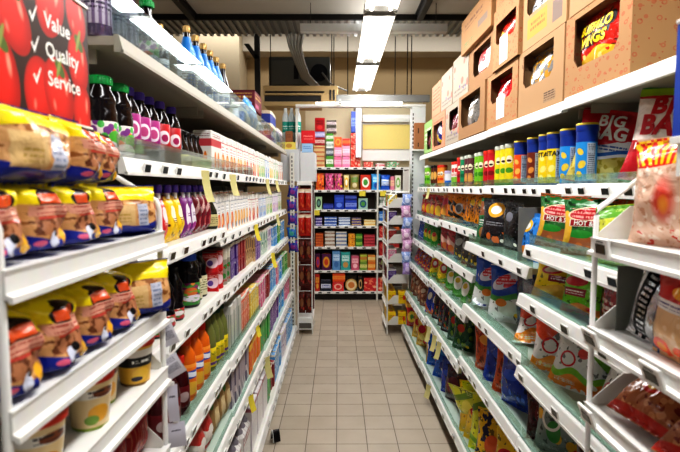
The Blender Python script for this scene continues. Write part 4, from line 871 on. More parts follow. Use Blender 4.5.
def dbox(w, d, h, m, win=None, slip=False):
    b = MB(); t = .006
    if not win: b.box(-w/2, w/2, -d/2, d/2, 0, h, m, .002)
    else:
        u0, v0, u1, v1 = win; cc = .18
        O = [(0, 0), (1, 0), (1, 1), (0, 1)]
        def P(u, v, y=-d/2): return ((u-.5)*w, y, v*h)
        # opening: cut corners at its lower edge
        I = [(u0+.0, v0+(v1-v0)*cc), (u0+(u1-u0)*.10, v0), (u1-(u1-u0)*.10, v0), (u1, v0+(v1-v0)*cc), (u1, v1), (u0, v1)]
        def q(*ps): b.face([P(*p) for p in ps], m, [p for p in ps])
        q((0, 0), (1, 0), I[2], I[1]); q((1, 0), I[3], I[2]); q((1, 0), (1, 1), I[4], I[3]); q((1, 1), (0, 1), I[5], I[4]); q((0, 1), (0, 0), I[0], I[5]); q((0, 0), I[1], I[0])
        n = len(I)
        for i in range(n):
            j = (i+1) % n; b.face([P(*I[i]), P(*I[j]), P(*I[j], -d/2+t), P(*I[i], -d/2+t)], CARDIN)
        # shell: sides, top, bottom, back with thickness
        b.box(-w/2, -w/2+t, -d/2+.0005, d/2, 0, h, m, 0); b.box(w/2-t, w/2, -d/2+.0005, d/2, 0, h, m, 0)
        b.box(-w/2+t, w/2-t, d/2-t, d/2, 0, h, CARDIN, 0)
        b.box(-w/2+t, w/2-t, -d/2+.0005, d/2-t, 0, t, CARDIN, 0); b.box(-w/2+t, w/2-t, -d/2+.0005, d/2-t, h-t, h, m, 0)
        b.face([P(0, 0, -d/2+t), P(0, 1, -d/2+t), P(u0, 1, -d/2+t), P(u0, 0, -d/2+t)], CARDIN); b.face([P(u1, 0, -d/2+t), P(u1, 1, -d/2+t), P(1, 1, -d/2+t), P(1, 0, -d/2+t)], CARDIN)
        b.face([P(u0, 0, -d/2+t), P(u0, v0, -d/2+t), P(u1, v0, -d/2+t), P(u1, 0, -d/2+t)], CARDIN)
    parts = [('box_shell', b)]
    if slip:
        s = MB(); s.box(.02 if win is None else (slip[0]-.5)*w, (slip[1]-.5)*w, -d/2-.0016, -d/2-.0004, slip[2]*h, slip[3]*h, D('address_slip', '#ecebee', [('lines', .15, .85, .3, .9, 10, '#8a8890')], .6), 0)
        parts.append(('paper_slip', s))
    return parts
XB0 = .93
bwings = B('bag_buffalo', 'red crisps bag lettered BUFFALO WINGS inside open carton', '#d62a1c', [('band', 0, .36, '#f0c23a', .05, 7), ('spots', 5, .3, '#f6e08a', 0, .36), ('blob', 5, .62, '#d8401c', 0, .36)], .27, .25, .09, 71,
    [('BUFFALO', .5, .70, .046, INK, .0, .13, .0014), ('BUFFALO', .5, .70, .046, YINK, 0, .045, .0028), ('WINGS', .5, .52, .05, INK, 0, .13, .0014), ('WINGS', .5, .52, .05, YINK, 0, .045, .0028)])
def bagin(nm, desc, col, L, seed, texts=()): return B(nm, desc, col, L, .26, .24, .08, seed, texts)
b_silver = bagin('bag_silver_gold', 'silver and gold snack bag inside open carton', '#8d8a88', [('blob', 4, .52, '#c8963a'), ('spots', 3, .3, '#e4e2e0')], 72)
b_red = bagin('bag_plainred', 'plain red snack bag inside open carton', '#d0161e', [('spots', 4, .25, '#e8b45a', 0, .4)], 73)
b_grey = bagin('bag_dimgrey', 'grey snack bag deep inside tray carton', '#77726c', [('oval', .5, .5, .2, .3, '#a09a92')], 74)
b_blk = bagin('bag_black_white', 'black and white patterned snack bag in upper carton', '#222226', [('blob', 5, .52, '#dfe2ea', .3, .9), ('spots', 5, .2, '#e88a2a')], 75)
b_ry = bagin('bag_redyellow_win', 'red and yellow snack bag in upper carton', '#d8301c', [('diag', .5, .8, .4, '#f0a82c'), ('spots', 5, .25, '#9aba34', 0, .4)], 76)
b_bb = bagin('bag_bigwin', 'white snack bag lettered BIG BAG in upper carton', '#e6dcd4', [('band', 0, .3, '#b8402c')], 77, [('BIG', .5, .82, .07, RINK, 0, .05), ('BAG', .5, .62, .078, RINK, 0, .05)])
b_pk = bagin('bag_pinkwin', 'pink and dark snack bag inside pale carton', '#7a2a3a', [('spots', 4, .3, '#e8a0b4')], 78)
b_bly = bagin('bag_blueyellowwin', 'blue and yellow snack bag inside salmon carton', '#1f2f8a', [('diag', .45, .65, .5, '#f0d038'), ('diag', .85, 1.05, .5, '#e8ecf0')], 79)
def ctn(y0, y1, z0, z1, m, desc, win=None, inner=None, slip=False, dx=0, word='on the right top shelf', ir=0, iz=.01, iy=0):
    w, d, h = y1-y0-.006, .36, z1-z0-.002
    p = Proto('crisps_carton' if win else 'cardboard_carton', 'box', desc, (w, d, h), dbox(w, d, h, m, win, slip))
    put(p, XB0+dx+d/2, (y0+y1)/2, z0, -PI/2, 0, 0, word)
    if inner:
        uc = (win[0]+win[2])/2-.5
        wv = win[2]-win[0]
        sc = min(1.15, max(.6, wv*w/.27*1.12)); sc = min(sc, (h-.02)/(inner.size[2]*1.04))
        put(inner, XB0+dx+.010+inner.size[1]*sc/2, (y0+y1)/2-uc*w+iy+.05, z0+iz+.006*sc, -PI/2, -.02, ir, word.replace('on', 'on', 1), sc=sc)
zz = 2.034
ctn(1.62, 2.09, zz, zz+.32, PAT, 'large red-motif carton with cut-out window showing a red bag', (.16, .34, .84, .93), bwings, iz=.035)
ctn(2.10, 2.62, zz, zz+.32, PATP, 'tan carton with window showing silver and gold bags', (.12, .42, .80, .92), b_silver, iz=.01)
ctn(2.63, 3.17, zz, zz+.32, PAT, 'red-motif carton with window and a white paper slip', (.14, .45, .84, .90), b_red, slip=(.36, .62, .12, .52))
ctn(3.18, 3.86, zz, zz+.32, CARD, 'plain open tray carton with shadowed window', (.10, .25, .84, .92), b_grey, dx=-.01, iy=0)
ctn(3.88, 4.38, zz, zz+.32, PATW, 'pale printed carton with small window, lower layer', (.30, .35, .9, .85), b_pk)
ctn(4.40, 4.98, zz, zz+.32, PATR, 'salmon printed carton with blue and yellow bag in its window', (.1, .1, .8, .75), b_bly)
ctn(5.0, 5.45, zz, zz+.32, PATV, 'lime printed carton at the far end, lower layer', (.4, .1, .9, .7), b_pk)
z2 = zz+.32; W2 = 'in the second layer on right top shelf'
ctn(1.64, 2.07, z2, z2+.30, PATG, 'carton with green printed panel', None, word=W2)
ctn(2.09, 2.58, z2, z2+.30, PATO, 'carton with orange print under a window', (.10, .52, .72, .94), b_blk, word=W2)
ctn(2.60, 3.02, z2, z2+.34, PAT, 'tall red-motif carton with window and long slip', (.12, .40, .9, .75), b_ry, slip=(.3, .62, .05, .48), dx=-.015, word=W2)
ctn(3.06, 3.62, z2, z2+.275, CARD, 'plain carton with window onto a BIG BAG', (.2, .25, .9, .88), b_bb, word=W2)
ctn(3.64, 4.12, z2, z2+.33, PATW, 'pale violet and red printed carton', None, word=W2)
ctn(4.14, 4.58, z2, z2+.31, PATW, 'pale carton with red print beside the salmon one', None, word=W2)
ctn(4.60, 5.02, z2, z2+.30, PATR, 'salmon printed carton', None, word=W2)
z3 = z2+.34; W3 = 'in the top layer on right top shelf'
ctn(1.64, 2.1, z2+.30, z2+.60, PATP, 'printed tan carton nearest the camera', None, word=W3)
ctn(2.12, 2.56, z2+.30, z2+.60, PAT, 'red-motif carton above the orange-print one', None, word=W3)
ctn(2.58, 3.0, z3, z3+.26, PAT, 'red-motif carton with a white slip', None, slip=(.30, .75, .0, .5), dx=-.01, word=W3)
ctn(3.02, 3.74, z2+.275, z2+.515, PATL, 'plain brown carton with printed label block', None, dx=-.03, word=W3)
# ------------------------------------------------------------------ WIRE END RACKS
def rack(side, xf, xbk, y0, y1, zs, ztop, label, lip=.042, r=.0065, plate=.07, name='wire_rack', group='end racks', bar=True):
    root = link(name, None, None, (side*xf, (y0+y1)/2, 0)); tag(root, label, 'rack', group)
    ox, oy = side*xf, (y0+y1)/2
    def F(mb, n, par=root):
        mb.v = [(a-ox, b-oy, c) for a, b, c in mb.v]; return build(mb, n, par)
    zf = zs[0]+.05
    for yy in (y0, y1):
        b = MB()
        pts = [(side*xf, yy, 0.0), (side*xf, yy, zf), (side*(xf+.006), yy, zf+.02), (side*(xf+.10), yy, ztop), (side*(xbk-.01), yy, ztop+.0)]
        b.tube(pts, r, WHITE, 10); F(b, 'front_post')
        b = MB(); b.tube([(side*xbk, yy, 0), (side*xbk, yy, ztop+.3)], r, OFFW, 10); F(b, 'back_post')
    b = MB(); xs = sorted((side*(xbk-.004), side*(xbk+.004))); b.box(xs[0], xs[1], y0, y1, .05, ztop+.25, mat('rack_back_white', '#cfccc6', .5), 0); F(b, 'back_panel')
    for z in zs:
        b = MB()
        xs = sorted((side*(xf-.006), side*(xbk-.006)))
        b.box(xs[0], xs[1], y0+.008, y1-.008, z-.012, z-.004, WHITE, .001)
        # U-shaped front lip
        pol = [(side*(xf-.012), z), (side*(xf+.004), z), (side*(xf+.004), z-.010), (side*(xf-.004), z-.012), (side*(xf-.004), z-lip+.006), (side*(xf-.012), z-lip+.004), (side*(xf-.012), z-lip), (side*(xf-.018), z-lip), (side*(xf-.018), z-lip+.008), (side*(xf-.009), z-lip+.012), (side*(xf-.009), z-.008)]
        b.prism(pol if side > 0 else pol[::-1], y0-.004, y1+.004, 1, WHITE)
        sh = F(b, 'shelf')
        for yy in (y0+.009, y1-.009):
            b = MB(); xr = side*(xf+.002)
            pol = [(xr, z-.012), (xr, z+.012), (side*(xf+.075), z+plate), (side*(xbk-.01), z+plate), (side*(xbk-.01), z-.012)]
            b.prism(pol if side > 0 else pol[::-1], yy-.0015, yy+.0015, 1, OFFW); F(b, 'side_plate', sh)
    return root
rack(-1, .42, .80, .615, 1.175, [1.577, 1.397, 1.250, 1.055, .62, .2], 1.705, 'white wire end rack on the left holding bagged toast and tubs', plate=.085)
rack(1, .62, .98, .60, 1.195, [1.560, 1.342, 1.152, .80, .4], 1.70, 'white wire end rack on the right holding crackers and nut bags', plate=.075)
def rackput(side, xf, y, z, p, lean=0, rz=0, back=0, roll=0, word='', desc=None, sc=1, dz=0):
    return put(p, side*(xf+.012+p.size[1]*sc/2+back), y, z-.0035+dz, (-PI/2-rz if side > 0 else PI/2+rz), -lean, roll, word, desc, sc)
# rack tags
rt1 = MB(); rt1.box(-.032, .032, -.004, .004, -.024, .024, WHITE, .002)
rt2 = MB(); rt2.box(-.020, .020, -.0052, -.003, -.012, .010, SCREEN, .0006); 
rt2.box(-.014, .014, -.0050, -.0038, .0145, .0168, BLACK, 0)
RT = Proto('price_tag', 'price tag', 'white price tag with dark screen', (.06, .008, .042), [('casing', rt1), ('screen', rt2)])
for y, z in ((1.125, 1.545), (1.158, 1.325), (.925, 1.325), (1.160, 1.135)): put(RT, .599, y, z-.004, -PI/2, .35 if z < 1.5 else .12, 0, 'on right wire rack', group='price tags on the wire racks')
put(RT, -.443, .735, 1.553, PI/2, .05, 0, 'on left wire rack', sc=.86, group='price tags on the wire racks')

# bagged toast
def bread_mat(nm, lab=True):
    L = [('spots', 5, .30, '#d8a878', .15, .8), ('blob', 6, .55, '#9a6438', .15, .78)]
    if lab: L += [('rect', .14, .86, .30, .62, '#b07a58'), ('blob', 9, .55, '#6e4028', .3, .6)]
    L += [('band', .66 if not lab else .72, 2, '#f2dc1c', -.09 if not lab else .03, 3.14), ('band', -1, .33, '#25308f', .11, 3.14)]
    if lab:
        L += [('oval', .5, .76, .30, .15, '#2a1814'), ('rect', .25, .75, .70, .83, '#c8501f'), ('rect', .10, .9, .55, .68, '#cf9884'), ('lines', .16, .85, .57, .66, 11, '#9a3f34'), ('rect', .18, .82, .51, .54, '#b8443a'),
              ('oval', .42, .24, .10, .11, '#d4d8e8'), ('oval', .50, .33, .07, .06, '#17151c'), ('oval', .72, .25, .12, .12, '#eab42c', .5), ('oval', .2, .2, .08, .04, '#d86a8a')]
    else:
        L += [('rect', .55, .74, .22, .66, '#b9bccb'), ('lines', .57, .72, .25, .64, 12, '#8088a0'), ('rect', .12, .5, .24, .64, '#d8b884'), ('lines', .22, .42, .3, .5, 14, '#b89a50')]
    return D(nm, '#cfa06c', L, .22, bump=.25, bs=18)
bm1 = bread_mat('toast_bag_label'); bm2 = bread_mat('toast_bag_side', False)
def bread(desc, w, h, d, m, seed): return bag(desc, w, h, d, m, seed, name='toast_bag', cat='bread bag', shape=(.16, 5, .5))
bA = bread('yellow-topped toast bag with brown label', .103, .114, .13, bm1, 61)
bA2 = bread('yellow-topped toast bag with brown label', .108, .115, .13, bm1, 62)
bW = bread('long yellow and blue toast bag showing its window side', .215, .122, .12, bm2, 63)
bN = bread('yellow-topped toast bag with brown label, on the upper layer', .10, .122, .11, bm1, 64)
WL = 'on left rack top shelf'
for i, y in enumerate((.665, .770, .875, .980)): rackput(-1, .42, y, 1.577, (bA, bA2)[i % 2], word=WL, back=.0, rz=random.uniform(-.05, .05), desc='yellow-topped toast bag in the lower layer')
rackput(-1, .42, .755, 1.577, bW, word=WL, back=.0, dz=.105)
rackput(-1, .42, .905, 1.577, bN, word=WL, back=.0, dz=.105, rz=.05); rackput(-1, .42, 1.01, 1.577, bN, word=WL, back=.02, dz=.105, rz=.1)
bE = bag('toast bag showing its clear window, last in the row', .15, .120, .10, bm2, 65, name='toast_bag', cat='bread bag', shape=(.16, 5, .5))
rackput(-1, .42, 1.10, 1.577, bE, word=WL, back=-.01, rz=-.75, sc=.9); rackput(-1, .42, 1.10, 1.397, bE, word='on left rack second shelf', back=-.035, rz=-.75)
for i, y in enumerate((.655, .765, .875, .985)): rackput(-1, .42, y, 1.397, (bA2, bA)[i % 2], word='on left rack second shelf', back=-.022, sc=1.06, rz=random.uniform(-.04, .04))
# noodle tubs
tubd = D('tub_print', '#e6cfa0', [('band', .66, .84, '#e8e2d8'), ('oval', .5, .76, .09, .09, '#8a4a2a'), ('oval', .46, .34, .09, .18, '#eeb23c'), ('oval', .56, .3, .06, .12, '#d8842a'), ('band', 0, .06, '#8fa83a'), ('oval', .34, .3, .07, .14, '#8fb04a'), ('rect', .58, .68, .12, .42, '#eceaf0'), ('stripes', 90, .5, '#3a3a55', .16, .38), ('rect', -1, .585, .10, .45, '#e6cfa0'), ('rect', .675, 2, .10, .45, '#dcb878'), ('oval', .46, .34, .09, .18, '#eeb23c'), ('oval', .40, .22, .06, .1, '#7da040'), ('lines', .38, .62, .7, .82, 9, '#2a2a2a')], .35)
tubd2 = D('tub_print_dark', '#e9ba48', [('band', .48, .72, '#22221f'), ('lines', .40, .60, .53, .67, 7, '#efeee8'), ('band', .72, .9, '#eae4da'), ('oval', .5, .28, .09, .16, '#f3c94e'), ('oval', .46, .18, .06, .06, '#3a3448'), ('band', 0, .06, '#8a6a3a')], .35)
def tub(desc, m):
    b = MB(); b.lathe([(.030, 0), (.031, .003), (.040, .088), (.041, .09)], m, 26)
    l = MB(); l.lathe([(.042, .087), (.0435, .089), (.0435, .096), (.040, .098)], mat('tub_rim_red', '#d8402a', .4), 26); l.lathe([(.039, .098), (.039, .0985)], mat('tub_lid_brown', '#7c4a3a', .4), 26)
    return Proto('noodle_tub', 'tub', desc, (.084, .084, .098), [('tub_body', b), ('lid', l)])
t1 = tub('cream and yellow food tub with red lid', tubd); t2 = tub('yellow food tub with black band and red lid', tubd2)
rackput(-1, .42, .725, 1.250, t1, word='on left rack third shelf', back=-.022, rz=-.4); rackput(-1, .42, .888, 1.250, t1, word='on left rack third shelf', back=-.020, rz=-.4)
rackput(-1, .42, .985, 1.250, t1, word='on left rack third shelf', back=.01, rz=-.3, desc='brown-toned food tub set slightly back'); rackput(-1, .42, 1.09, 1.250, t2, word='on left rack third shelf', back=-.02, rz=-.8)
crisp_r = bag('red and yellow snack stick bag', .13, .17, .06, D('bag_sticks', '#8f1c22', [('spots', 5, .2, '#c46a50'), ('stripes', 12, .3, '#a8543e', 0, .5), ('oval', .7, .72, .18, .12, '#efc22c'), ('rect', .1, .6, .6, .75, '#b81c28'), ('lines', .12, .58, .62, .73, 12, '#f0d8c8')], .22, bump=.4), 66)
for y in (.70, .85, 1.0, 1.12): rackput(-1, .42, y, 1.055, crisp_r, word='on left rack fourth shelf', lean=.1, back=.01)
for y in (.75, .95, 1.1): rackput(-1, .42, y, .62, crisp_r, word='on left rack fifth shelf', lean=.1, back=.01, desc='dark red snack stick bag')
# right rack goods
puff = bag('large clear cracker bag with red and yellow rays', .26, .225, .11, D('bag_crackers', '#e2bfa8', [('spots', 12, .36, '#f0dccb'), ('blob', 14, .6, '#cf9e82'), ('band', .74, 2, '#d8261c', .03, 6), ('rays', .5, .30, 52, '#f2c62c', .735, 2), ('soft', .45, .42, .13, .24, '#d8301e'), ('soft', .46, .38, .06, .1, '#f0a04a'), ('blob', 7, .58, '#cf4a38', 0, .16), ('oval', .75, .62, .06, .04, '#3f8a3a')], .15, bump=.4), 81)
WR = 'on right rack top shelf'
rackput(1, .62, 1.00, 1.560, puff, word=WR, back=.01, rz=-.30, lean=.06); rackput(1, .62, .74, 1.560, puff, word=WR, back=.01, lean=.06)
fan = bag('yellow-topped snack bag behind the cracker bag', .2, .25, .08, D('bag_goldtop', '#f0d02c', [('band', 0, .6, '#d8261c'), ('oval', .5, .5, .3, .2, '#f4e8c0')], .2, bump=.3), 82)
rackput(1, .62, 1.02, 1.560, fan, word=WR, back=.18)
silv = bag('silver foil bag with a black diagonal band', .14, .195, .06, D('bag_silver', '#c9cacc', [('rect', .18, .50, -1, 2, '#1d1d20'), ('lines', .25, .44, .05, .95, 13, '#e8e8ea'), ('spots', 3, .12, '#e4e4e8', 0, .5)], .2, .75, bump=.3), 83)
silv_t = bag('silver foil bag with a black diagonal band', .15, .195, .06, MATS['bag_silver'], 83)
prawn = bag('red-topped packet with peach food picture and navy edge', .20, .165, .06, D('packet_peach', '#e3b98a', [('band', .74, 2, '#c8281c'), ('oval', .5, .86, .2, .08, '#f0a82c'), ('band', .62, .74, '#e8e0dc'), ('lines', .1, .9, .65, .72, 22, '#5a4a7a'), ('rect', -1, .12, -1, .62, '#22306f'), ('spots', 8, .3, '#f0d0a8', .2, .6), ('oval', .25, .14, .16, .11, '#e8501c'), ('oval', .62, .14, .16, .10, '#e8581c'), ('oval', .25, .14, .08, .05, '#f4a03a')], .2, bump=.25), 84)
W2R = 'on right rack second shelf'
rackput(1, .62, 1.075, 1.342, silv_t, word=W2R, back=.025, roll=.22, rz=-.2, sc=.86, lean=.05); rackput(1, .62, .93, 1.342, prawn, word=W2R, back=.0, lean=.05, sc=.98); rackput(1, .62, .72, 1.342, prawn, word=W2R, lean=.05, sc=.98)
nut = bag('clear red-trimmed bag of nuts', .2, .19, .08, D('bag_nuts', '#a86a44', [('spots', 8, .36, '#c89064'), ('blob', 9, .6, '#7a2a1c'), ('band', .68, .84, '#c02a24', .02, 9), ('oval', .5, .5, .18, .14, '#c8281c'), ('oval', .5, .5, .1, .08, '#e8c43a'), ('band', 0, .12, '#b8342a')], .15, bump=.5), 85)
for y, rr in ((1.05, .1), (.86, -.1), (.70, .1)): rackput(1, .62, y, 1.152, nut, word='on right rack third shelf', lean=.9, back=-.02, rz=-.25+rr, dz=.02, sc=.9)
gd = MB(); gd.box(-.10, .10, -.0015, .0015, 0, .155, mat('divider_olive_grey', '#7f8078', .5), 0)
put(Proto('shelf_divider', 'divider', 'olive grey divider leaning beside the silver bag', (.2, .003, .16), [('shelf_divider', gd)]), .76, 1.165, 1.3395, 0, 0, -.0, W2R)
# flat posters above the racks
sg = D('tomato_poster', '#231614', [], .45)
def tomato_layers():
    T = [(.33, .86, .09, .26, .1), (.45, .62, .10, .25, .18), (.37, .20, .10, .30, .1), (.70, .86, .10, .26, -.1), (.90, .88, .08, .20, .1), (.60, .16, .10, .26, 0), (.74, .20, .11, .27, .1), (.905, .50, .085, .24, .05), (.93, .10, .08, .24, 0), (.20, .5, .12, .3, 0), (.07, .8, .1, .3, 0), (.06, .2, .1, .3, 0)]
    L = []
    for i, (cu, cv, ru, rv, ro) in enumerate(T):
        L += [('oval', cu, cv, ru, rv, '#b01410', ro), ('soft', cu-ru*.1, cv+.02, ru*.95, rv*.95, '#e4251b', ro), ('soft', cu+ru*.45, cv+rv*.3, ru*.16, rv*.35, '#ff9a86', ro), ('soft', cu-ru*.35, cv-rv*.35, ru*.12, rv*.2, '#f88070', ro)]
        if i in (1, 2, 3, 6, 7): L += [('oval', cu+.01, cv+rv*.72, .028, .07, '#4f6a24', .4), ('oval', cu+.005, cv+rv*.80, .012, .10, '#8a9a4c', -.2)]
    return L
TOM = D('tomato_print', '#2b1a18', tomato_layers(), .3)
def poster(name, x, ya, yb, z0, z1, side, front, desc, cat, texts, edge=WHITE):
    root = link(name, None, None, (side*x, (ya+yb)/2, z0)); tag(root, desc, cat)
    w, h = yb-ya, z1-z0
    root.rotation_euler = (0, 0, PI/2 if side < 0 else -PI/2)
    b = MB(); b.box(-w/2, w/2, 0, .008, 0, h, edge, .001); b.box(-w/2, w/2, -.004, .012, h, h+.007, WHITE, .001); b.box(-w/2-.003, w/2+.003, -.004, .012, -.014, 0, WHITE, .001); build(b, 'frame', root)
    p = MB(); y = -.0012
    p.face([(-w/2+.001, y, .001), (w/2-.001, y, .001), (w/2-.001, y, h-.001), (-w/2+.001, y, h-.001)], front, [(0, 0), (1, 0), (1, 1), (0, 1)])
    for st, cu, cv, sz, m in texts:
        if st == 'tick':
            pts = [(-.35, .05), (-.22, .18), (-.08, -.12), (.38, .62), (.42, .52), (-.04, -.42)]
            P = [((cu-.5)*w+a*sz, y-.0006, cv*h+c*sz) for a, c in pts]
            p.face([P[0], P[1], P[2], P[5]], m); p.face([P[2], P[3], P[4], P[5]], m)
        else: p.text(st, lambda a, c: ((cu-.5)*w+a, y-.0006, cv*h+c), m, sz, 'LEFT', .02)
    build(p, 'printed_face', root)
    for q in (-w*.45, w*.45):     # legs down to the rack
        b = MB(); b.box(q-.006, q+.006, .002, .010, -max(.02, z0-(1.70)), -.014, WHITE, .001); build(b, 'bracket', root)
    return root
# left face: local +x runs away from the camera
poster('tomato_sign', .50, .60, 1.025, 1.800, 2.030, -1, TOM, 'red tomato poster reading Value Quality Service above the left rack', 'sign',
       [('tick', .57, .70, .030, WINK), ('Value', .645, .71, .036, WINK), ('tick', .575, .49, .030, WINK), ('Quality', .645, .50, .036, WINK), ('tick', .58, .27, .030, WINK), ('Service', .655, .29, .036, WINK)])
poster('blue_sign', .64, .62, .965, 1.775, 1.985, 1, D('plain_blue_print', '#1d48ae', [('soft', .5, .5, .6, .7, '#2453c0')], .4), 'plain blue sign board above the right rack', 'sign', [])
# hanging barcode cards beside the left rack
bc = D('barcode_card', '#d3d1da', [('stripes', 22, .5, '#6a6878', .28, .62), ('rect', -1, .14, .2, .7, '#d3d1da'), ('rect', .86, 2, .2, .7, '#d3d1da'), ('lines', .2, .8, .72, .9, 14, '#6a6878')], .5)
def hcard(y, x, z, w, h, rz, roll, desc, m=bc):
    b = MB(); b.grid([[(-w/2+w*j/3, -.006*math.sin(PI*i/5), h*i/5) for j in range(4)] for i in range(6)], m, True, [[(j/3, i/5) for j in range(4)] for i in range(6)])
    b.box(-.006, .006, -.001, .006, h-.004, h+.006, WHITE, .0005)
    put(Proto('barcode_card', 'card', desc, (w, .01, h), [('barcode_card', b)]), x, y, z, rz, 0, roll, 'beside the left wire rack', group='barcode cards')
hcard(1.20, -.405, 1.295, .036, .06, .25, -.35, 'upper tilted barcode card'); hcard(1.21, -.395, 1.215, .045, .055, .25, -.5, 'large tilted barcode card')
wc = D('promo_card', '#cfcdd8', [('lines', .2, .75, .62, .78, 9, '#3a3848')], .5)
hcard(1.20, -.405, 1.10, .026, .095, .2, -.05, 'narrow hanging grey card', wc); hcard(1.21, -.400, 1.03, .042, .065, .2, -.08, 'lowest grey card with dark print', wc)

# ------------------------------------------------------------------ FAR END STANDS
rr = rack(1, .56, .80, 5.60, 6.12, [1.46, 1.27, 1.06, .84, .60, .36, .12], 1.62, 'white wire end rack far down the right with yellow boxes', plate=.09, r=.009)
ybx = carton('yellow_box', 'box', 'yellow box', .115, .09, .14, D('box_bright_yellow', '#eecb1c', [('lines', .1, .9, .3, .7, 8, '#8a5a1c'), ('oval', .7, .5, .15, .2, '#d8402a')], .4))
for z, w in ((.12, 'on the far right rack lowest shelf'), (.36, 'on the far right rack second-lowest shelf')):
    for i in range(4): rackput(1, .56, 5.68+.12*i, z, ybx, word=w)
    rackput(1, .56, 5.655, z, ybx, word=w, back=.115, desc='yellow box in inner row')
for z, ps, w in ((.60, (bp, bp, brd, brd), 'fifth shelf'), (.84, (bpi, bwh, bwh, bpi), 'fourth shelf'), (1.06, (brd, bor, byl, brd), 'third shelf'), (1.27, (bp, brd, byl, brd), 'second shelf'), (1.46, (byl, bgr, bor, bgr), 'top shelf')):
    for i, p in enumerate(ps): rackput(1, .56, 5.67+.12*i, z, p, word='on the far right rack '+w, sc=.72)
# left end stand: header panel, frame with hanging red bags, base tray
st = link('end_stand', None, None, (-.40, 5.75, 0)); tag(st, 'white end stand with hanging red bags at the far left', 'stand')
def F2(mb, n, par=st, o=(-.40, 5.75, 0)):
    mb.v = [(a-o[0], b-o[1], c-o[2]) for a, b, c in mb.v]; return build(mb, n, par)
for x in (-.455, -.295):
    for y in (5.62, 6.05):
        b = MB(); b.tube([(x, y, 0), (x, y, 1.72)], .008, WHITE, 8); F2(b, 'post')
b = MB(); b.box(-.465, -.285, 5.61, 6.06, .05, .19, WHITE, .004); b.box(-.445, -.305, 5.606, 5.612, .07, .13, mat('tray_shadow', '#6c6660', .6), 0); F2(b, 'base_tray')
b = MB(); b.box(-.64, -.43, 5.64, 6.05, 1.74, 2.10, mat('header_white', '#d4d5d7', .4), .004); b.box(-.425, -.255, 5.64, 6.05, 1.74, 2.065, mat('header_white', '#dfe0e2', .4), .004); b.box(-.46, -.29, 5.62, 6.05, 1.70, 1.745, WHITE, .002); F2(b, 'header_panel')
b = MB(); b.box(-.458, -.292, 6.04, 6.05, .19, 1.72, mat('dark_red_backing', '#5a1f1c', .6), 0)
for z in (.5, .8, 1.1, 1.4, 1.62): b.tube([(-.455, 5.62, z), (-.295, 5.62, z)], .004, WHITE, 6)
F2(b, 'wire_back')
b = MB(); b.box(-.535, -.485, 5.572, 5.60, 0, 2.06, OFFW, .002)
for k in range(44): b.box(-.516, -.504, 5.5712, 5.574, .06+.045*k, .06+.045*k+.026, DGREY, 0)
tag(build(b, 'slotted_upright'), 'white slotted upright at the far end of the left shelving', 'upright')
hb = bag('red hanging snack bag', .075, .24, .04, D('bag_hanging_red', '#b8281c', [('spots', 4, .3, '#d8643a'), ('band', .85, 1, '#e8d8c0')], .25, bump=.4), 91)
hb2 = bag('dark brown hanging snack bag', .075, .24, .04, D('bag_hanging_brown', '#5a241a', [('spots', 4, .34, '#a83a2c'), ('oval', .5, .5, .3, .2, '#8a5a3a')], .25, bump=.4), 92)
for z, p in ((1.42, hb), (1.13, hb), (.84, hb2), (.55, hb2), (.24, hb2)):
    for x in (-.415, -.335):
        for y in (5.66, 5.78): put(p, x, y, z, 0, 0, 0, 'on the far left end stand', desc=p.desc+(' in front' if y < 5.7 else ' behind another'), group='bags hanging on the far left end stand')
def strip(x, y, z0, z1, m, desc, names, n, rz=0):
    r = link('hanging_strip', None, None, (x, y+.03, z0)); b = MB(); b.box(-.012, .012, -.001, .001, 0, z1-z0, FILM, 0); 
    r2 = build(b, 'plastic_strip', r); tag(r, desc, 'display strip')
    for i in range(n):
        p = names[i % len(names)]; put(p, x+random.uniform(-.012, .012), y, z0+(z1-z0)*i/n, rz, 0, random.uniform(-.15, .15), 'on the strip at '+('left' if x < 0 else 'right')+' shelving end')
def pkt(nm, desc, c1, c2, seed): return bag(desc, .11, .13, .05, D(nm, c1, [('blob', 4, .55, c2), ('oval', .5, .45, .28, .2, c2)], .25, bump=.4), seed, name='toy_packet', cat='packet')
k1 = pkt('pk_lilac', 'lilac packet', '#a68fcb', '#d8c8e8', 93); k2 = pkt('pk_pink', 'pink packet', '#cf9cc4', '#f0d8e8', 94); k3 = pkt('pk_ltblue', 'pale blue packet', '#8ea4d8', '#d0daf2', 95)
strip(.755, 5.46, .72, 1.60, FILM, 'clear strip of pastel packets at the right shelving end', [k1, k3, k2, k2, k3, k2, k3], 7)
k4 = pkt('pk_navy', 'navy blue packet with purple and red', '#1f3f9a', '#8a3a8a', 96); k5 = pkt('pk_bluegreen', 'blue packet with green corner', '#2a62b8', '#4a9a8a', 97)
strip(-.505, 5.585, .95, 1.72, FILM, 'clear strip of navy packets at the left shelving end', [k4, k5, k4, k4], 5)
# bottles and boxes on top of the left stand
tl = D('label_teal', '#19a08f', [('lines', .35, .65, .3, .7, 4, '#f0fffa')], .4)
tb_ = bottle('white spray bottle with teal label', [(.034, 0), (.037, .006), (.037, .36), (.030, .40), (.018, .43)], mat('bottle_white', '#dce4e6', .3), (tl, .20, .32, .0375), TEALC, .017, .05)
for x in (-.60, -.53, -.46): put(tb_, x, 5.80, 2.101, 0, 0, 0, 'on the far left end stand')
put(carton('brown_box', 'box', 'small brown box in front of teal-labelled bottles', .08, .06, .12, D('box_brown_s', '#9a6240', [('lines', .2, .8, .3, .7, 5, '#6a3a2a')], .6)), -.55, 5.70, 2.185, 0, 0, 0, 'on a yellow box')
put(carton('yellow_box', 'box', 'yellow box holding up a small brown one', .17, .07, .082, D('box_yellow_s', '#e8d468', [('oval', .5, .5, .2, .3, '#c89a4a')], .6)), -.55, 5.70, 2.101, 0, 0, 0, 'on the far left end stand')
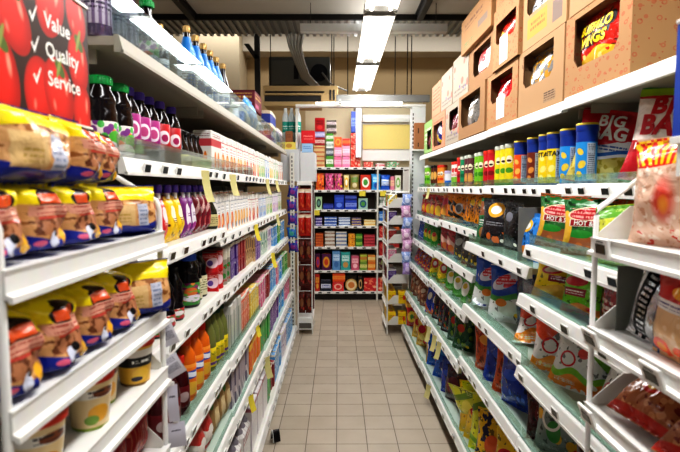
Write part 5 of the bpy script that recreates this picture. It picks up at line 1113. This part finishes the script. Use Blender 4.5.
put(carton('blue_box', 'box', 'light blue box', .12, .1, .10, D('box_lightblue', '#9fc0e0', [('lines', .1, .9, .3, .7, 5, '#4a7ab8')], .5)), -.345, 5.69, 2.0655, 0, 0, 0, 'at the right corner of the far left end stand')
put(carton('red_box', 'box', 'bright red box on the light blue one', .15, .1, .14, D('box_bright_red', '#d41c28', [('lines', .15, .85, .3, .7, 4, '#f08a84')], .45)), -.335, 5.69, 2.167, 0, 0, 0, 'at the far left end stand')

# ------------------------------------------------------------------ BACK WALL SHELVING
YB = 7.32
def bx(p): return (p-338)*YB/500
def bz(p): return 1.68-(p-187)*YB/500
bk = link('wall_shelving', None, None, (.2, YB+.2, 0)); tag(bk, 'white wall shelving across the end of the aisle', 'shelving')
def FB(mb, n, par=bk): mb.v = [(a-.2, b-YB-.2, c) for a, b, c in mb.v]; return build(mb, n, par)
b = MB(); b.box(bx(313), 1.15, YB+.42, YB+.44, 0, bz(168), mat('wall_shelf_back', '#6f6257', .6)); FB(b, 'back_panel')
b = MB(); b.box(bx(304), 1.3, YB+.445, YB+.46, 0, 3.05, mat('cream_board', '#e0d3b4', .7), 0); FB(b, 'upper_board')
b = MB(); b.box(bx(313), 1.15, YB+.06, YB+.42, 0, .09, mat('dark_plinth', '#2c2622', .5)); FB(b, 'plinth')
bsz = [167.5, 190, 209.5, 226, 247, 271, 292.5]
for x0, x1, zs in ((bx(314), bx(377), bsz), (bx(378.5), 1.15, [167.5, 190, 205.5, 221, 238, 256, 271, 292.5])):
    for y in zs:
        z = bz(y); b = MB(); b.box(x0, x1, YB, YB+.42, z-.020, z, WHITE, .002)
        sh = FB(b, 'shelf'); b = MB(); b.box(x0, x1, YB-.012, YB, z-.034, z+.002, WHITE, .002)
        for k in range(int((x1-x0)/.13)): b.box(x0+.06+.13*k, x0+.11+.13*k, YB-.0135, YB-.010, z-.026, z-.008, DARK, 0)
        FB(b, 'price_rail', sh)
for px in (312.3, 377.6): b = MB(); b.box(bx(px)-.012, bx(px)+.012, YB-.01, YB+.42, 0, 2.0, OFFW, .002); FB(b, 'upright')
RN = ['on back shelf top', 'on back second shelf', 'on back third shelf', 'on back fourth shelf', 'on back fifth shelf', 'on back sixth shelf', 'on back lowest shelf']
MC = {}
def bitem(x0, x1, y0, row, desc, col, acc, acc2=None, kind='box', base=None, z0=None, n=1, style=0, dy=0):
    zb = bz(bsz[row]) if z0 is None else z0
    h = bz(y0)-zb; w = bx(x1)-bx(x0)
    key = (col, acc, acc2, style)
    if key not in MC:
        L = {0: [('rect', .12, .88, .5, .82, acc), ('oval', .5, .3, .28, .16, acc2 or acc), ('lines', .15, .85, .55, .78, 8, col)],
             1: [('oval', .5, .5, .36, .34, acc), ('oval', .5, .5, .22, .2, acc2 or col)],
             2: [('band', .3, .7, acc), ('lines', .1, .9, .35, .65, 6, acc2 or col)],
             3: [('blob', 4, .54, acc), ('spots', 3.5, .28, acc2 or acc)]}[style]
        MC[key] = D('back_print_%d' % len(MC), col, L, .4)
    m = MC[key]; n_h = h/n
    for k in range(n):
        if kind == 'bag': p = bag(desc, w*.98, n_h*.96, .07, m, x0 % 17, name='food_bag', cat='bag')
        elif kind == 'tin':
            p = tin(desc, w/2*.96, n_h*.96, m)
        else: p = carton('food_box', 'box', desc, w*.96, .16 if n_h > .1 else .2, n_h*.97, m)
        put(p, (bx(x0)+bx(x1))/2, YB+.012+p.size[1]/2+dy, zb+.001+n_h*k, 0, 0, 0, RN[row]+(', stacked' if n > 1 else ''), group='goods '+RN[row])
S = bitem
# top stack
S(313.5, 325, 146, 0, 'flat tan box', '#d8bc8a', '#b87a4a', '#c8403a', n=5, style=2)
S(315, 325, 138, 0, 'dark red box on the tan stack', '#a01c28', '#e4c8c0', z0=bz(146)+.001, style=2); S(315, 325, 132.5, 0, 'lavender box', '#a8a0cc', '#d8d4ea', z0=bz(138)+.002, style=2); S(315, 325, 118.5, 0, 'bright red box at the top of the left stack', '#b8141e', '#8a0f18', '#d83a3a', z0=bz(132.5)+.003)
S(303, 312.5, 131.5, 0, 'bright red box', '#d8182a', '#f0484a', z0=bz(146)+.001, style=2); S(303, 312.5, 146, 0, 'light blue and white box', '#a8c4e4', '#e4ecf4', n=2, style=2)
S(326, 333.5, 156, 0, 'green and white box', '#5a9a3a', '#e8ece0', style=2); S(326, 333.5, 149, 0, 'dark grey box between white ones', '#5a5f68', '#c8ccd0', z0=bz(156)+.001, style=2); S(326, 333.5, 142, 0, 'white box with grey edge', '#dfe2dc', '#8a9a8a', z0=bz(149)+.002, style=2); S(326, 333.5, 134, 0, 'second green and white box', '#5a9a3a', '#e8ece0', z0=bz(142)+.003, style=2); S(326.5, 336.5, 121, 0, 'grey and pink box', '#5f5850', '#d8c4c8', z0=bz(134)+.004, n=2, style=2)
S(334.2, 341.8, 157, 0, 'pink box', '#e87aa0', '#f6b8cc', style=2); S(334.2, 341.8, 147.5, 0, 'light pink box', '#f098b8', '#f8ccd8', z0=bz(157)+.001, style=2); S(334.2, 341.8, 137.5, 0, 'orange box', '#e8632a', '#f4a04a', z0=bz(147.5)+.002, style=1)
S(342.2, 350, 156.5, 0, 'pink box beside another', '#f08ab0', '#f8c4d4', style=2); S(342.2, 350, 146, 0, 'pale pink box', '#f4a0b8', '#f8d0dc', z0=bz(156.5)+.001, style=2); S(342.2, 350, 139, 0, 'red and orange box', '#d83a34', '#e8843c', z0=bz(146)+.002, style=2)
S(350.5, 360.5, 133.5, 0, 'red and salmon box', '#d83a2c', '#f0a08a', '#f0c8b0', n=3, style=3)
S(351, 356, 112, 0, 'tall blue roll pack', '#3a55b0', '#7a90d4', z0=bz(133.5)+.004, style=2)
S(363.5, 373, 162, 0, 'small red box', '#c83a34', '#e8b8a0', style=3); S(376, 384.5, 163.5, 0, 'small white and pink box', '#e4d4d0', '#d84a5a', style=2); S(387, 399, 162, 0, 'small green tin box', '#6aa87a', '#e4d8d0', '#d86a6a', style=3)
# second
S(315.5, 324.5, 173, 1, 'orange-red food bag', '#e8622c', '#f4a83a', '#8a2a1c', 'bag', style=3); S(325, 333.8, 173, 1, 'pink bag with dark windows', '#e0609a', '#5a2a2a', '#f0b8c8', 'bag', style=3); S(334, 342.6, 173, 1, 'pink and brown bag', '#d85a90', '#6a3a24', '#f4c84a', 'bag', style=3)
S(343.5, 349.3, 174.5, 1, 'yellow and white bag', '#e8d8a0', '#e8b82a', '#f4f0e0', 'bag', style=1); S(350, 359.3, 174, 1, 'brown and green bag', '#9a8a4a', '#5a8a3a', '#e4d8b0', 'bag', style=0); S(360.2, 370.8, 174.5, 1, 'red box with green and white circle', '#cf3a20', '#f0ece0', '#4a9a3c', style=1)
S(371.4, 380.6, 173.5, 1, 'sky blue bag', '#3aa6e4', '#a8dcf4', '#2a6ac0', 'bag', style=0); S(381, 390, 174.5, 1, 'royal blue bag with white lettering panel', '#2264cc', '#dfe8f4', '#4a90e0', 'bag', style=2); S(390.5, 394.5, 176, 1, 'small pink box', '#e08aa0', '#f0c8a0', style=2); S(395, 401, 175, 1, 'white and green box', '#e4e4d0', '#7ab04a', style=1)
# third
S(315.4, 322, 196.5, 2, 'green-edged box with dark circle', '#b8d8b0', '#2a3a3a', '#6a9a8a', style=1); S(323, 333.5, 203.5, 2, 'low navy blue box', '#22358c', '#4a5ab8', style=2); S(334, 344.5, 194.5, 2, 'tall royal blue box', '#1f3fa8', '#3f64d0', '#6a8ae0', style=0); S(345, 357, 200, 2, 'mid blue box', '#2a48b4', '#8a9ad8', style=2); S(345, 357, 195, 2, 'blue box on top of another', '#1c2f80', '#5a70c8', z0=bz(200)+.002, style=2); S(358.3, 368, 198, 2, 'white, green and blue box', '#a8c8b8', '#2a5a8a', '#58a04a', style=1)
# fourth
S(315.3, 322, 217.5, 3, 'purple and white flat box', '#5a4aa0', '#e4e0f0', n=3, style=2); S(324, 337, 217, 3, 'blue and white flat box', '#2f60b8', '#e4ecf4', n=3, style=2); S(338.3, 350.5, 217.5, 3, 'white and blue flat box', '#d8e0ec', '#3a64b0', n=3, style=2); S(351.5, 361.5, 218, 3, 'violet flat box with yellow', '#5a4a98', '#e0c860', n=3, style=2); S(363.8, 376, 220, 3, 'cream flat box', '#e8dcb0', '#d8a43a', n=2, style=2)
# fifth
S(315.2, 323.3, 233.5, 4, 'rust brown flat box', '#b8522c', '#e08a4a', n=5, style=2); S(324.5, 335, 231.5, 4, 'white flat box', '#d8d4cc', '#8a5a3a', n=4, style=2); S(335.8, 347, 232, 4, 'white and blue flat box with brown', '#dcd8d0', '#5a88b8', '#a86a3a', n=4, style=2); S(348.3, 355.3, 234, 4, 'yellow-orange box', '#e0942c', '#f0c84a', '#7a3a1c', n=2, style=3); S(355.8, 362.6, 234, 4, 'green box', '#4a8a34', '#a8c85a', n=2, style=2); S(363.8, 375.5, 235, 4, 'dark red flat box', '#9a2030', '#d8606a', n=4, style=2)
# sixth
S(315, 320.2, 254, 5, 'dark purple box', '#4a1f4a', '#c84a3a', '#8a3a8a', style=1); S(321.3, 331, 254, 5, 'purple box with golden medallion', '#5a1f54', '#e0a83a', '#c84a2c', style=1); S(332, 340.5, 250.8, 5, 'pale blue box', '#6a9ac8', '#c8dcf0', '#4a78b0', style=0); S(340.8, 350.5, 252, 5, 'teal box', '#3fa8a4', '#d0ece8', '#c89a5a', style=0); S(351.2, 359.4, 256, 5, 'rose pink box', '#c8607a', '#f0c0c8', style=0); S(360, 367.5, 262.5, 5, 'olive green box', '#7a9a3c', '#e0d890', style=2); S(360, 367.5, 255, 5, 'yellow-green box on top', '#a8b84a', '#c86a3a', z0=bz(262.5)+.002, style=2); S(368, 376, 262.5, 5, 'orange box', '#d87a2c', '#f0c878', style=2); S(368, 376, 255.5, 5, 'light orange box on top', '#e0984a', '#e8dca0', z0=bz(262.5)+.002, style=2)
# lowest
S(314.6, 319.5, 274.5, 6, 'red box with dark side', '#b8302a', '#e0a84a', style=0); S(320.5, 331, 281.5, 6, 'dark blue and white box', '#22283a', '#d8dcec', '#3a4a9a', style=2); S(332.2, 344, 283, 6, 'red box under an orange one', '#d83a3a', '#f0b8a8', style=1); S(332.2, 345.5, 274, 6, 'orange-red box', '#e85a2c', '#f4a04a', z0=bz(283)+.002, style=2); S(363.8, 384.5, 279, 6, 'wide red box', '#c83038', '#e88a6a', '#f0c0a0', style=3)
tinr = MB(); 
for k in range(1): pass
tinr.v = []; tinr.lathe([(.086, -.03), (.09, -.028), (.09, .028), (.086, .03)], D('gold_round_tin', '#c8a860', [('oval', .5, .5, .35, .35, '#ecd9b0'), ('oval', .5, .5, .22, .22, '#d88a4a')], .35, .2), 30)
tinr.v = [(a, c, .09-b) for a, b, c in tinr.v]
put(Proto('round_tin', 'tin', 'round gold tin standing upright', (.18, .06, .18), [('round_tin', tinr)]), bx(351.5), YB+.05, bz(292.5)+.001, 0, 0, 0, RN[6])
S(345.2, 357.5, 276.5, 6, 'dark box behind the round gold tin', '#2a2622', '#4a443c', dy=.085); S(358.3, 363.2, 277.5, 6, 'narrow black and gold box', '#201d1c', '#d8b078', style=1)
RN2 = 'on right column of the back shelving'
def S2(x0, x1, y0, yb_, desc, col, acc, style=2, n=1):
    global RN; old = RN; RN = [RN2]*8
    bitem(x0, x1, y0, 0, desc, col, acc, z0=bz(yb_), style=style, n=n); RN = old
S2(379.5, 387, 197, 205.5, 'white and grey box', '#d0d2cc', '#6a7a6a'); S2(379.3, 386, 211, 221, 'blue box', '#3a78c0', '#a8c8e8'); S2(387.5, 394, 211, 221, 'cream box', '#d8c8a8', '#a86a4a'); S2(379.3, 388, 226, 238, 'red box', '#c02c30', '#e8a08a', 3); S2(379.3, 388, 242, 256, 'deep red box', '#b02430', '#d86a5a', 3); S2(379.3, 388, 260, 271, 'dark mixed-print box', '#5a3040', '#a8b87a', 3); S2(388, 398, 196, 205.5, 'brown box', '#8a6a4a', '#d8c4a0'); S2(389, 400, 227, 238, 'orange box in the far corner', '#c86a34', '#e8c87a'); S2(389, 400, 244, 256, 'red and white box in the far corner', '#b83a3a', '#e4d8cc')
# pale blue film bag and its neighbour were hung by the right column: yellow talkers on the second rail
for px, y in ((362.3, 191), (383, 191), (316.5, 210)):
    b = MB(); b.box(-.045, .045, -.001, .001, -.075, 0, YCARD, 0)
    put(Proto('shelf_talker', 'card', 'bright yellow card on the back shelving', (.09, .002, .07), [('shelf_talker', b)]), bx(px), YB-.018, bz(y), 0, 0, 0, 'hanging from a rail', group='yellow cards on the back shelving')

# ------------------------------------------------------------------ THE ROOM
FL = bpy.data.materials.new('floor_tiles'); FL.use_nodes = True
nt = FL.node_tree; pb = nt.nodes['Principled BSDF']
tc = nt.nodes.new('ShaderNodeTexCoord'); sp = nt.nodes.new('ShaderNodeSeparateXYZ'); nt.links.new(tc.outputs['Object'], sp.inputs[0])
def M(op, a, b=None):
    n = nt.nodes.new('ShaderNodeMath'); n.operation = op
    for i, x in enumerate((a, b)):
        if x is None: continue
        if isinstance(x, (int, float)): n.inputs[i].default_value = x
        else: nt.links.new(x, n.inputs[i])
    return n.outputs[0]
def gl(ax, off):
    f = M('FRACT', M('DIVIDE', M('ADD', sp.outputs[ax], off), .2005)); d = M('ABSOLUTE', M('SUBTRACT', f, .5)); return M('GREATER_THAN', d, .4885)
g = M('MAXIMUM', gl(0, 10.035), gl(1, 9.875))
cell = nt.nodes.new('ShaderNodeTexWhiteNoise'); cmb = nt.nodes.new('ShaderNodeCombineXYZ')
nt.links.new(M('FLOOR', M('DIVIDE', M('ADD', sp.outputs[0], 10.035), .2005)), cmb.inputs[0]); nt.links.new(M('FLOOR', M('DIVIDE', M('ADD', sp.outputs[1], 9.875), .2005)), cmb.inputs[1]); nt.links.new(cmb.outputs[0], cell.inputs[0])
nz = nt.nodes.new('ShaderNodeTexNoise'); nz.inputs['Scale'].default_value = 5; nz.inputs['Detail'].default_value = 6; nt.links.new(tc.outputs['Object'], nz.inputs['Vector'])
va = M('ADD', M('MULTIPLY', cell.outputs[0], .35), M('MULTIPLY', nz.outputs[0], .65))
rp = nt.nodes.new('ShaderNodeValToRGB'); rp.color_ramp.elements[0].position = .2; rp.color_ramp.elements[1].position = .8; rp.color_ramp.elements[0].color = C('#a89c8b'); rp.color_ramp.elements[1].color = C('#b9ae9e'); nt.links.new(va, rp.inputs[0])
mx = nt.nodes.new('ShaderNodeMix'); mx.data_type = 'RGBA'; nt.links.new(g, mx.inputs[0]); nt.links.new(rp.outputs[0], mx.inputs[6]); mx.inputs[7].default_value = C('#5d5046'); nt.links.new(mx.outputs[2], pb.inputs['Base Color'])
pb.inputs['Roughness'].default_value = .38
bp = nt.nodes.new('ShaderNodeBump'); bp.inputs['Strength'].default_value = .4; bp.inputs['Distance'].default_value = .002; bp.invert = True; nt.links.new(g, bp.inputs['Height']); nt.links.new(bp.outputs[0], pb.inputs['Normal'])
b = MB(); b.box(-4, 4, -2.5, 9, -.1, 0, FL, 0); struct(build(b, 'floor'))
TAN = mat('wall_tan', '#c9b28c', .8, bump=.05); SOF = mat('soffit_cream', '#d4cbbb', .8); CEI = mat('ceiling_grey', '#b9b4ab', .85, bump=.1, bscale=8)
b = MB(); b.box(-4, 4, 9, 9.1, 0, 4.6, TAN, 0); struct(build(b, 'wall_back'))
b = MB(); b.box(-4.1, -4, -2.5, 9, 0, 4.6, TAN, 0); struct(build(b, 'wall_left'))
b = MB(); b.box(4, 4.1, -2.5, 9, 0, 4.6, TAN, 0); struct(build(b, 'wall_right'))
b = MB(); b.box(-4, 4, -2.5, 5.02, 3.36, 3.5, CEI, 0); b.box(-4, 4, 5.02, 9, 4.5, 4.6, CEI, 0); struct(build(b, 'ceiling'))
b = MB(); b.box(-4, 4, 8.6, 9, 3.95, 4.5, SOF, 0); struct(build(b, 'trim_1'))
b = MB(); b.box(-4, -1.6, 8.3, 8.98, 0, 4.4, mat('pillar_cream', '#cfc0a4', .8), 0); struct(build(b, 'wall_pier'))
b = MB()
# ribbed steel deck
pts = []
x = -2.6
while x < 1.35:
    b.box(x, x+.034, 5.06, 5.66, 3.335, 3.36, STEEL, 0); b.box(x+.034, x+.075, 5.06, 5.66, 3.36, 3.372, GREY, 0); x += .075
o = build(b, 'steel_deck'); tag(o, 'ribbed galvanised steel deck strip under the ceiling edge', 'steel deck')
b = MB(); b.box(-4, 4, 5.02, 5.055, 3.31, 3.52, DARK, 0); struct(build(b, 'trim_2'))
for x in (-1.42, .80):
    b = MB(); b.box(x-.03, x+.03, 2.0, 5.02, 3.30, 3.36, DGREY, .003); b.box(x-.05, x+.05, 2.0, 5.02, 3.352, 3.36, DGREY, 0)
    tag(build(b, 'ceiling_beam'), 'dark ceiling beam on the '+('left' if x < 0 else 'right')+' of the light row', 'beam')
b = MB(); b.box(-.345, 1.0, 4.68, 4.76, 3.095, 3.165, mat('channel_zinc', '#d2d4d4', .35, .1), .003); b.box(-.335, .99, 4.70, 4.74, 3.165, 3.17, GREY, 0)
o = build(b, 'cable_channel'); tag(o, 'galvanised cable channel crossing above the light row', 'cable channel')
for i, x in enumerate((-.25, .9)):
    b = MB(); b.tube([(x, 4.72, 3.17), (x, 4.72, 3.36)], .003, DGREY, 6); tag(build(b, 'hanger_rod'), ['left', 'right'][i]+' thin hanger rod holding the cable channel', 'rod', 'ceiling hanger rods')
for i, px in enumerate((332, 347.6, 394, 406, 410)):
    x = (px-338)*7.9/500; b = MB(); b.tube([(x, 7.9, 2.7 if i < 3 else 3.0), (x, 7.9, 4.5)], .008, DGREY, 6); tag(build(b, 'hanger_rod'), f'{ORDN[i]} dark vertical hanger rod from the left in front of tan wall', 'rod', 'ceiling hanger rods')
# conduit and bracket at left
b = MB(); b.box(-.98, -.92, 6.0, 6.06, 2.65, 4.5, DGREY, .003); b.prism([(-1.10, 3.35), (-.98, 3.18), (-.92, 3.18), (-1.04, 3.35)], 6.0, 6.06, 1, DGREY)
tag(build(b, 'pipe_bracket'), 'dark angled hanging bracket left of the air unit', 'bracket')
# header portal above the gondola ends
ph = link('header_frame', None, None, (.2, 5.75, 2.6)); tag(ph, 'white header beam spanning the aisle end', 'header beam')
def F3(mb, n): mb.v = [(a-.2, b-5.75, c-2.6) for a, b, c in mb.v]; return build(mb, n, ph)
b = MB(); b.box(-.475, .98, 5.66, 5.76, 2.572, 2.60, WHITE, .004); F3(b, 'beam')
b = MB(); b.tube([(-.25, 5.65, 2.612), (.72, 5.65, 2.612)], .011, mat('tube_glow', '#ffffff', .3, emit='#fff6ea', es=3), 10); F3(b, 'light_tube')
b = MB(); b.box(-.02, 1.05, 5.80, 5.84, 2.65, 2.73, GREY, .003); F3(b, 'grey_duct_rail')
b = MB(); b.box(.825, .98, 5.66, 5.80, 0, 2.57, mat('column_white', '#d9dcdb', .45), .004)
for k in range(36): b.box(.835, .847, 5.6588, 5.662, .9+.045*k, .9+.045*k+.025, DGREY, 0)
F3(b, 'end_column')
b = MB(); b.box(-.475, -.455, 5.66, 5.76, 2.11, 2.56, OFFW, .002); F3(b, 'left_drop_post')
b = MB(); b.box(.01, .036, 5.55, 5.65, 2.60, 2.64, STEEL, 0); F3(b, 'clip')
put(carton('brown_box', 'box', 'tall brown cardboard box fixed on the white column', .12, .08, .29, D('box_brown_tall', '#a5704a', [('rect', .3, .4, .6, .8, '#4a2c1c'), ('rect', .3, .4, .1, .25, '#4a2c1c')], .7)), .905, 5.615, 2.095, 0, 0, 0, 'at the aisle end')
# a shelf for that box
b = MB(); b.box(.825, .98, 5.57, 5.66, 2.08, 2.095, WHITE, .001); tag(build(b, 'bracket_shelf'), 'small white bracket shelf under the brown box', 'shelf')
# white upright in front of the stacked boxes and yellow panel
b = MB(); b.box(bx(355.5), bx(361), YB-.04, YB-.004, bz(158), bz(108), mat('white_post', '#e8eaf4', .4), .004); b.box(bx(355.5)-.02, bx(361)+.02, YB-.04, YB+.40, bz(108), bz(106.5), WHITE, .002); b.box(bx(357), bx(359.5), YB+.36, YB+.40, bz(167), bz(108), OFFW, 0)
tag(build(b, 'white_upright'), 'white upright post in front of the stacked boxes', 'post')
pn = link('display_board', None, None, (.8, YB+.3, 2.2)); tag(pn, 'pale yellow display panel with white borders above the back shelf', 'panel')
def F4(mb, n): mb.v = [(a-.8, b-YB-.3, c-2.2) for a, b, c in mb.v]; return build(mb, n, pn)
b = MB(); b.box(bx(363), 1.2, YB+.30, YB+.33, bz(160), bz(113), WHITE, .003); b.box(bx(363), 1.2, YB+.24, YB+.30, bz(121), bz(117), OFFW, .003); F4(b, 'board')
b = MB(); b.box(bx(363.5), 1.19, YB+.285, YB+.30, bz(148), bz(123), mat('panel_yellow', '#e6d284', .5), .001); F4(b, 'yellow_face')
# air conditioning: grey unit, flexible ducts and beige housing
ac = link('air_unit', None, None, (-.5, 6.7, 3.0)); tag(ac, 'grey air conditioning unit under the ceiling left of the lights', 'air unit')
def F5(mb, n): mb.v = [(a+.5, b-6.7, c-3.0) for a, b, c in mb.v]; return build(mb, n, ac)
b = MB(); b.box(-.88, -.10, 6.5, 7.0, 2.93, 3.33, mat('unit_grey', '#63645f', .5, .3), .01); b.box(-.86, -.42, 6.488, 6.50, 2.98, 3.28, mat('unit_panel', '#74746c', .5, .3), .003); b.box(-.56, -.50, 6.48, 6.49, 3.05, 3.22, DARK, 0); F5(b, 'casing')
b = MB(); b.lathe([(.11, -.02), (.11, .0)], BLACK, 24); b.v = [(a-.24, 6.495-c, 3.13+bb) for a, bb, c in b.v]; F5(b, 'fan')
for i in range(5):
    b = MB(); q = .03*i; b.tube([(-.56+q*1.5, 5.6, 3.36), (-.54+q, 5.75, 3.25), (-.50+q*.8, 6.0, 3.15), (-.44+q*.6, 6.3, 3.02+.01*i), (-.30+q*.5, 6.46, 2.95)], .018, STEEL, 8); F5(b, 'flexible_duct')
b = MB(); b.tube([(-.20, 6.45, 3.12), (-.10, 6.4, 2.98), (.0, 6.5, 2.95), (.12, 7.0, 3.0)], .012, GREY, 8); F5(b, 'cable')
hs = link('duct_housing', None, None, (-.4, 6.2, 2.7)); tag(hs, 'beige duct housing with dark louvre below the air unit', 'duct housing')
def F6(mb, n): mb.v = [(a+.4, b-6.2, c-2.7) for a, b, c in mb.v]; return build(mb, n, hs)
BE = mat('beige_housing', '#c6ab7c', .6)
b = MB(); b.box(-.88, 0.0, 6.0, 6.4, 2.76, 2.87, BE, .004); b.box(-.20, 0.0, 5.99, 6.4, 2.68, 2.765, BE, .003); b.box(-.88, -.2, 6.02, 6.4, 2.64, 2.69, BE, .003); F6(b, 'housing')
b = MB(); b.box(-.86, -.16, 5.994, 6.0, 2.785, 2.805, DARK, 0); b.box(-.87, -.20, 6.02, 6.38, 2.69, 2.755, DGREY, 0)
for q in (-.10, -.06): b.box(q, q+.022, 5.985, 5.99, 2.70, 2.82, DGREY, 0)
F6(b, 'louvre')
for x in (-.84, -.05):
    b = MB(); b.tube([(x, 6.38, 2.87), (x, 6.38, 4.5)], .006, DGREY, 6); F6(b, 'hanger')
# fluorescent row over the aisle
GLOW = mat('tube_light', '#ffffff', .3, emit='#fffaf2', es=7); DIFF = mat('reflector_glow', '#ffffff', .4, emit='#fff8ee', es=1.7)
WM = mat('fixture_white', '#f2f2ee', .4)
for i, y0 in enumerate((-.75, .80, 2.35, 3.90, 5.45)):
    y1 = y0+1.5; xc = .32
    r = link('ceiling_light', None, None, (xc, (y0+y1)/2, 3.0)); tag(r, 'twin-tube fluorescent ceiling light over the aisle, '+['behind the camera', 'above the camera', 'third from the far end', 'second from the far end', 'farthest away'][i], 'ceiling light', 'fluorescent lights over the aisle')
    yy = (y0+y1)/2
    b = MB(); b.box(-.06, .06, y0-yy, y1-yy, .02, .075, WM, .003); b.prism([(-.122, -.01), (-.06, .03), (-.06, .034), (-.124, -.007)], y0-yy, y1-yy, 1, WM); b.prism([(.122, -.01), (.124, -.007), (.06, .034), (.06, .03)], y0-yy, y1-yy, 1, WM)
    for q in (y0-yy+.01, y1-yy-.03): b.box(-.125, .125, q, q+.02, -.02, .03, GREY, .002)
    build(b, 'housing', r)
    b = MB(); b.face([(-.12, y0-yy+.03, -.009), (-.12, y1-yy-.03, -.009), (-.06, y1-yy-.03, .019), (-.06, y0-yy+.03, .019)], DIFF); b.face([(.06, y0-yy+.03, .019), (.06, y1-yy-.03, .019), (.12, y1-yy-.03, -.009), (.12, y0-yy+.03, -.009)], DIFF); b.face([(-.06, y0-yy+.03, .0185), (-.06, y1-yy-.03, .0185), (.06, y1-yy-.03, .0185), (.06, y0-yy+.03, .0185)], DIFF)
    build(b, 'reflector', r)
    for x in (-.07, .07):
        b = MB(); b.tube([(x, y0-yy+.03, -.006), (x, y1-yy-.03, -.006)], .014, GLOW, 10); build(b, 'tube', r)
    for q in (-.5, .5):
        b = MB(); b.tube([(0, q, .07), (0, q, .36)], .003, DGREY, 6); build(b, 'hanger', r)
# floor clip by the left kick plate
b = MB(); b.grid([[(-.012+.024*j, -.06*i/6, .075*math.sin(PI*(i/6)**1.2)+.001) for j in range(3)] for i in range(7)], BLACK, True); b.tube([(-.013, -.06*i/6, .078*math.sin(PI*(i/6)**1.2)+.003) for i in range(7)], .003, WHITE, 6)
o = build(b, 'floor_clip', None, (-.44, 3.22, .004), (0, 0, .5)); tag(o, 'small curved black clip with white edge on the floor by left shelving', 'clip')

# ------------------------------------------------------------------ LIGHT, WORLD, CAMERA
def area(name, loc, sx, sy, pw, rot=(0, 0, 0), col=(.985, .99, 1)):
    l = bpy.data.lights.new(name, 'AREA'); l.shape = 'RECTANGLE'; l.size = sx; l.size_y = sy; l.energy = pw; l.color = col
    o = bpy.data.objects.new(name, l); COL.objects.link(o); o.location = loc; o.rotation_euler = rot
for i, y in enumerate((0, 1.55, 3.1, 4.65, 6.2)):
    area('aisle_lamp', (.32, y, 2.965), .22, 1.4, 40); area('ceiling_fill', (.32, y, 3.10), .12, 1.4, 9, (PI, 0, 0))  # the upward lamp is added fill to brighten the ceiling
for x in (-2.4, 2.9):
    for y in (-.5, 2.2, 4.8): area('next_aisle_fill', (x, y, 3.2), .3, 2.2, 40)  # unseen lamps added beyond the shelving as side fill
area('end_aisle_fill', (.2, 6.95, 3.3), 1.6, .3, 34); area('hall_fill', (0, 8.0, 4.3), 5, .3, 70)  # unseen lamps added to brighten the aisle end and back wall
w = bpy.data.worlds.new('hall_world'); bpy.context.scene.world = w; w.use_nodes = True
w.node_tree.nodes['Background'].inputs[0].default_value = (.97, .98, 1, 1); w.node_tree.nodes['Background'].inputs[1].default_value = .45
cd = bpy.data.cameras.new('camera'); cam = bpy.data.objects.new('camera', cd); COL.objects.link(cam)
cd.sensor_width = 36; cd.lens = 36*500/680; cd.clip_start = .05
cam.location = (0, 0, 1.68); cam.rotation_euler = (PI/2-math.atan(39/500), 0, -math.atan(2/500))
cd.dof.use_dof = True; cd.dof.focus_distance = 2.9; cd.dof.aperture_fstop = 4.5
bpy.context.scene.camera = cam
vs = bpy.context.scene.view_settings; vs.view_transform = 'Standard'; vs.look = 'High Contrast'; vs.exposure = -1.2
finish_labels()
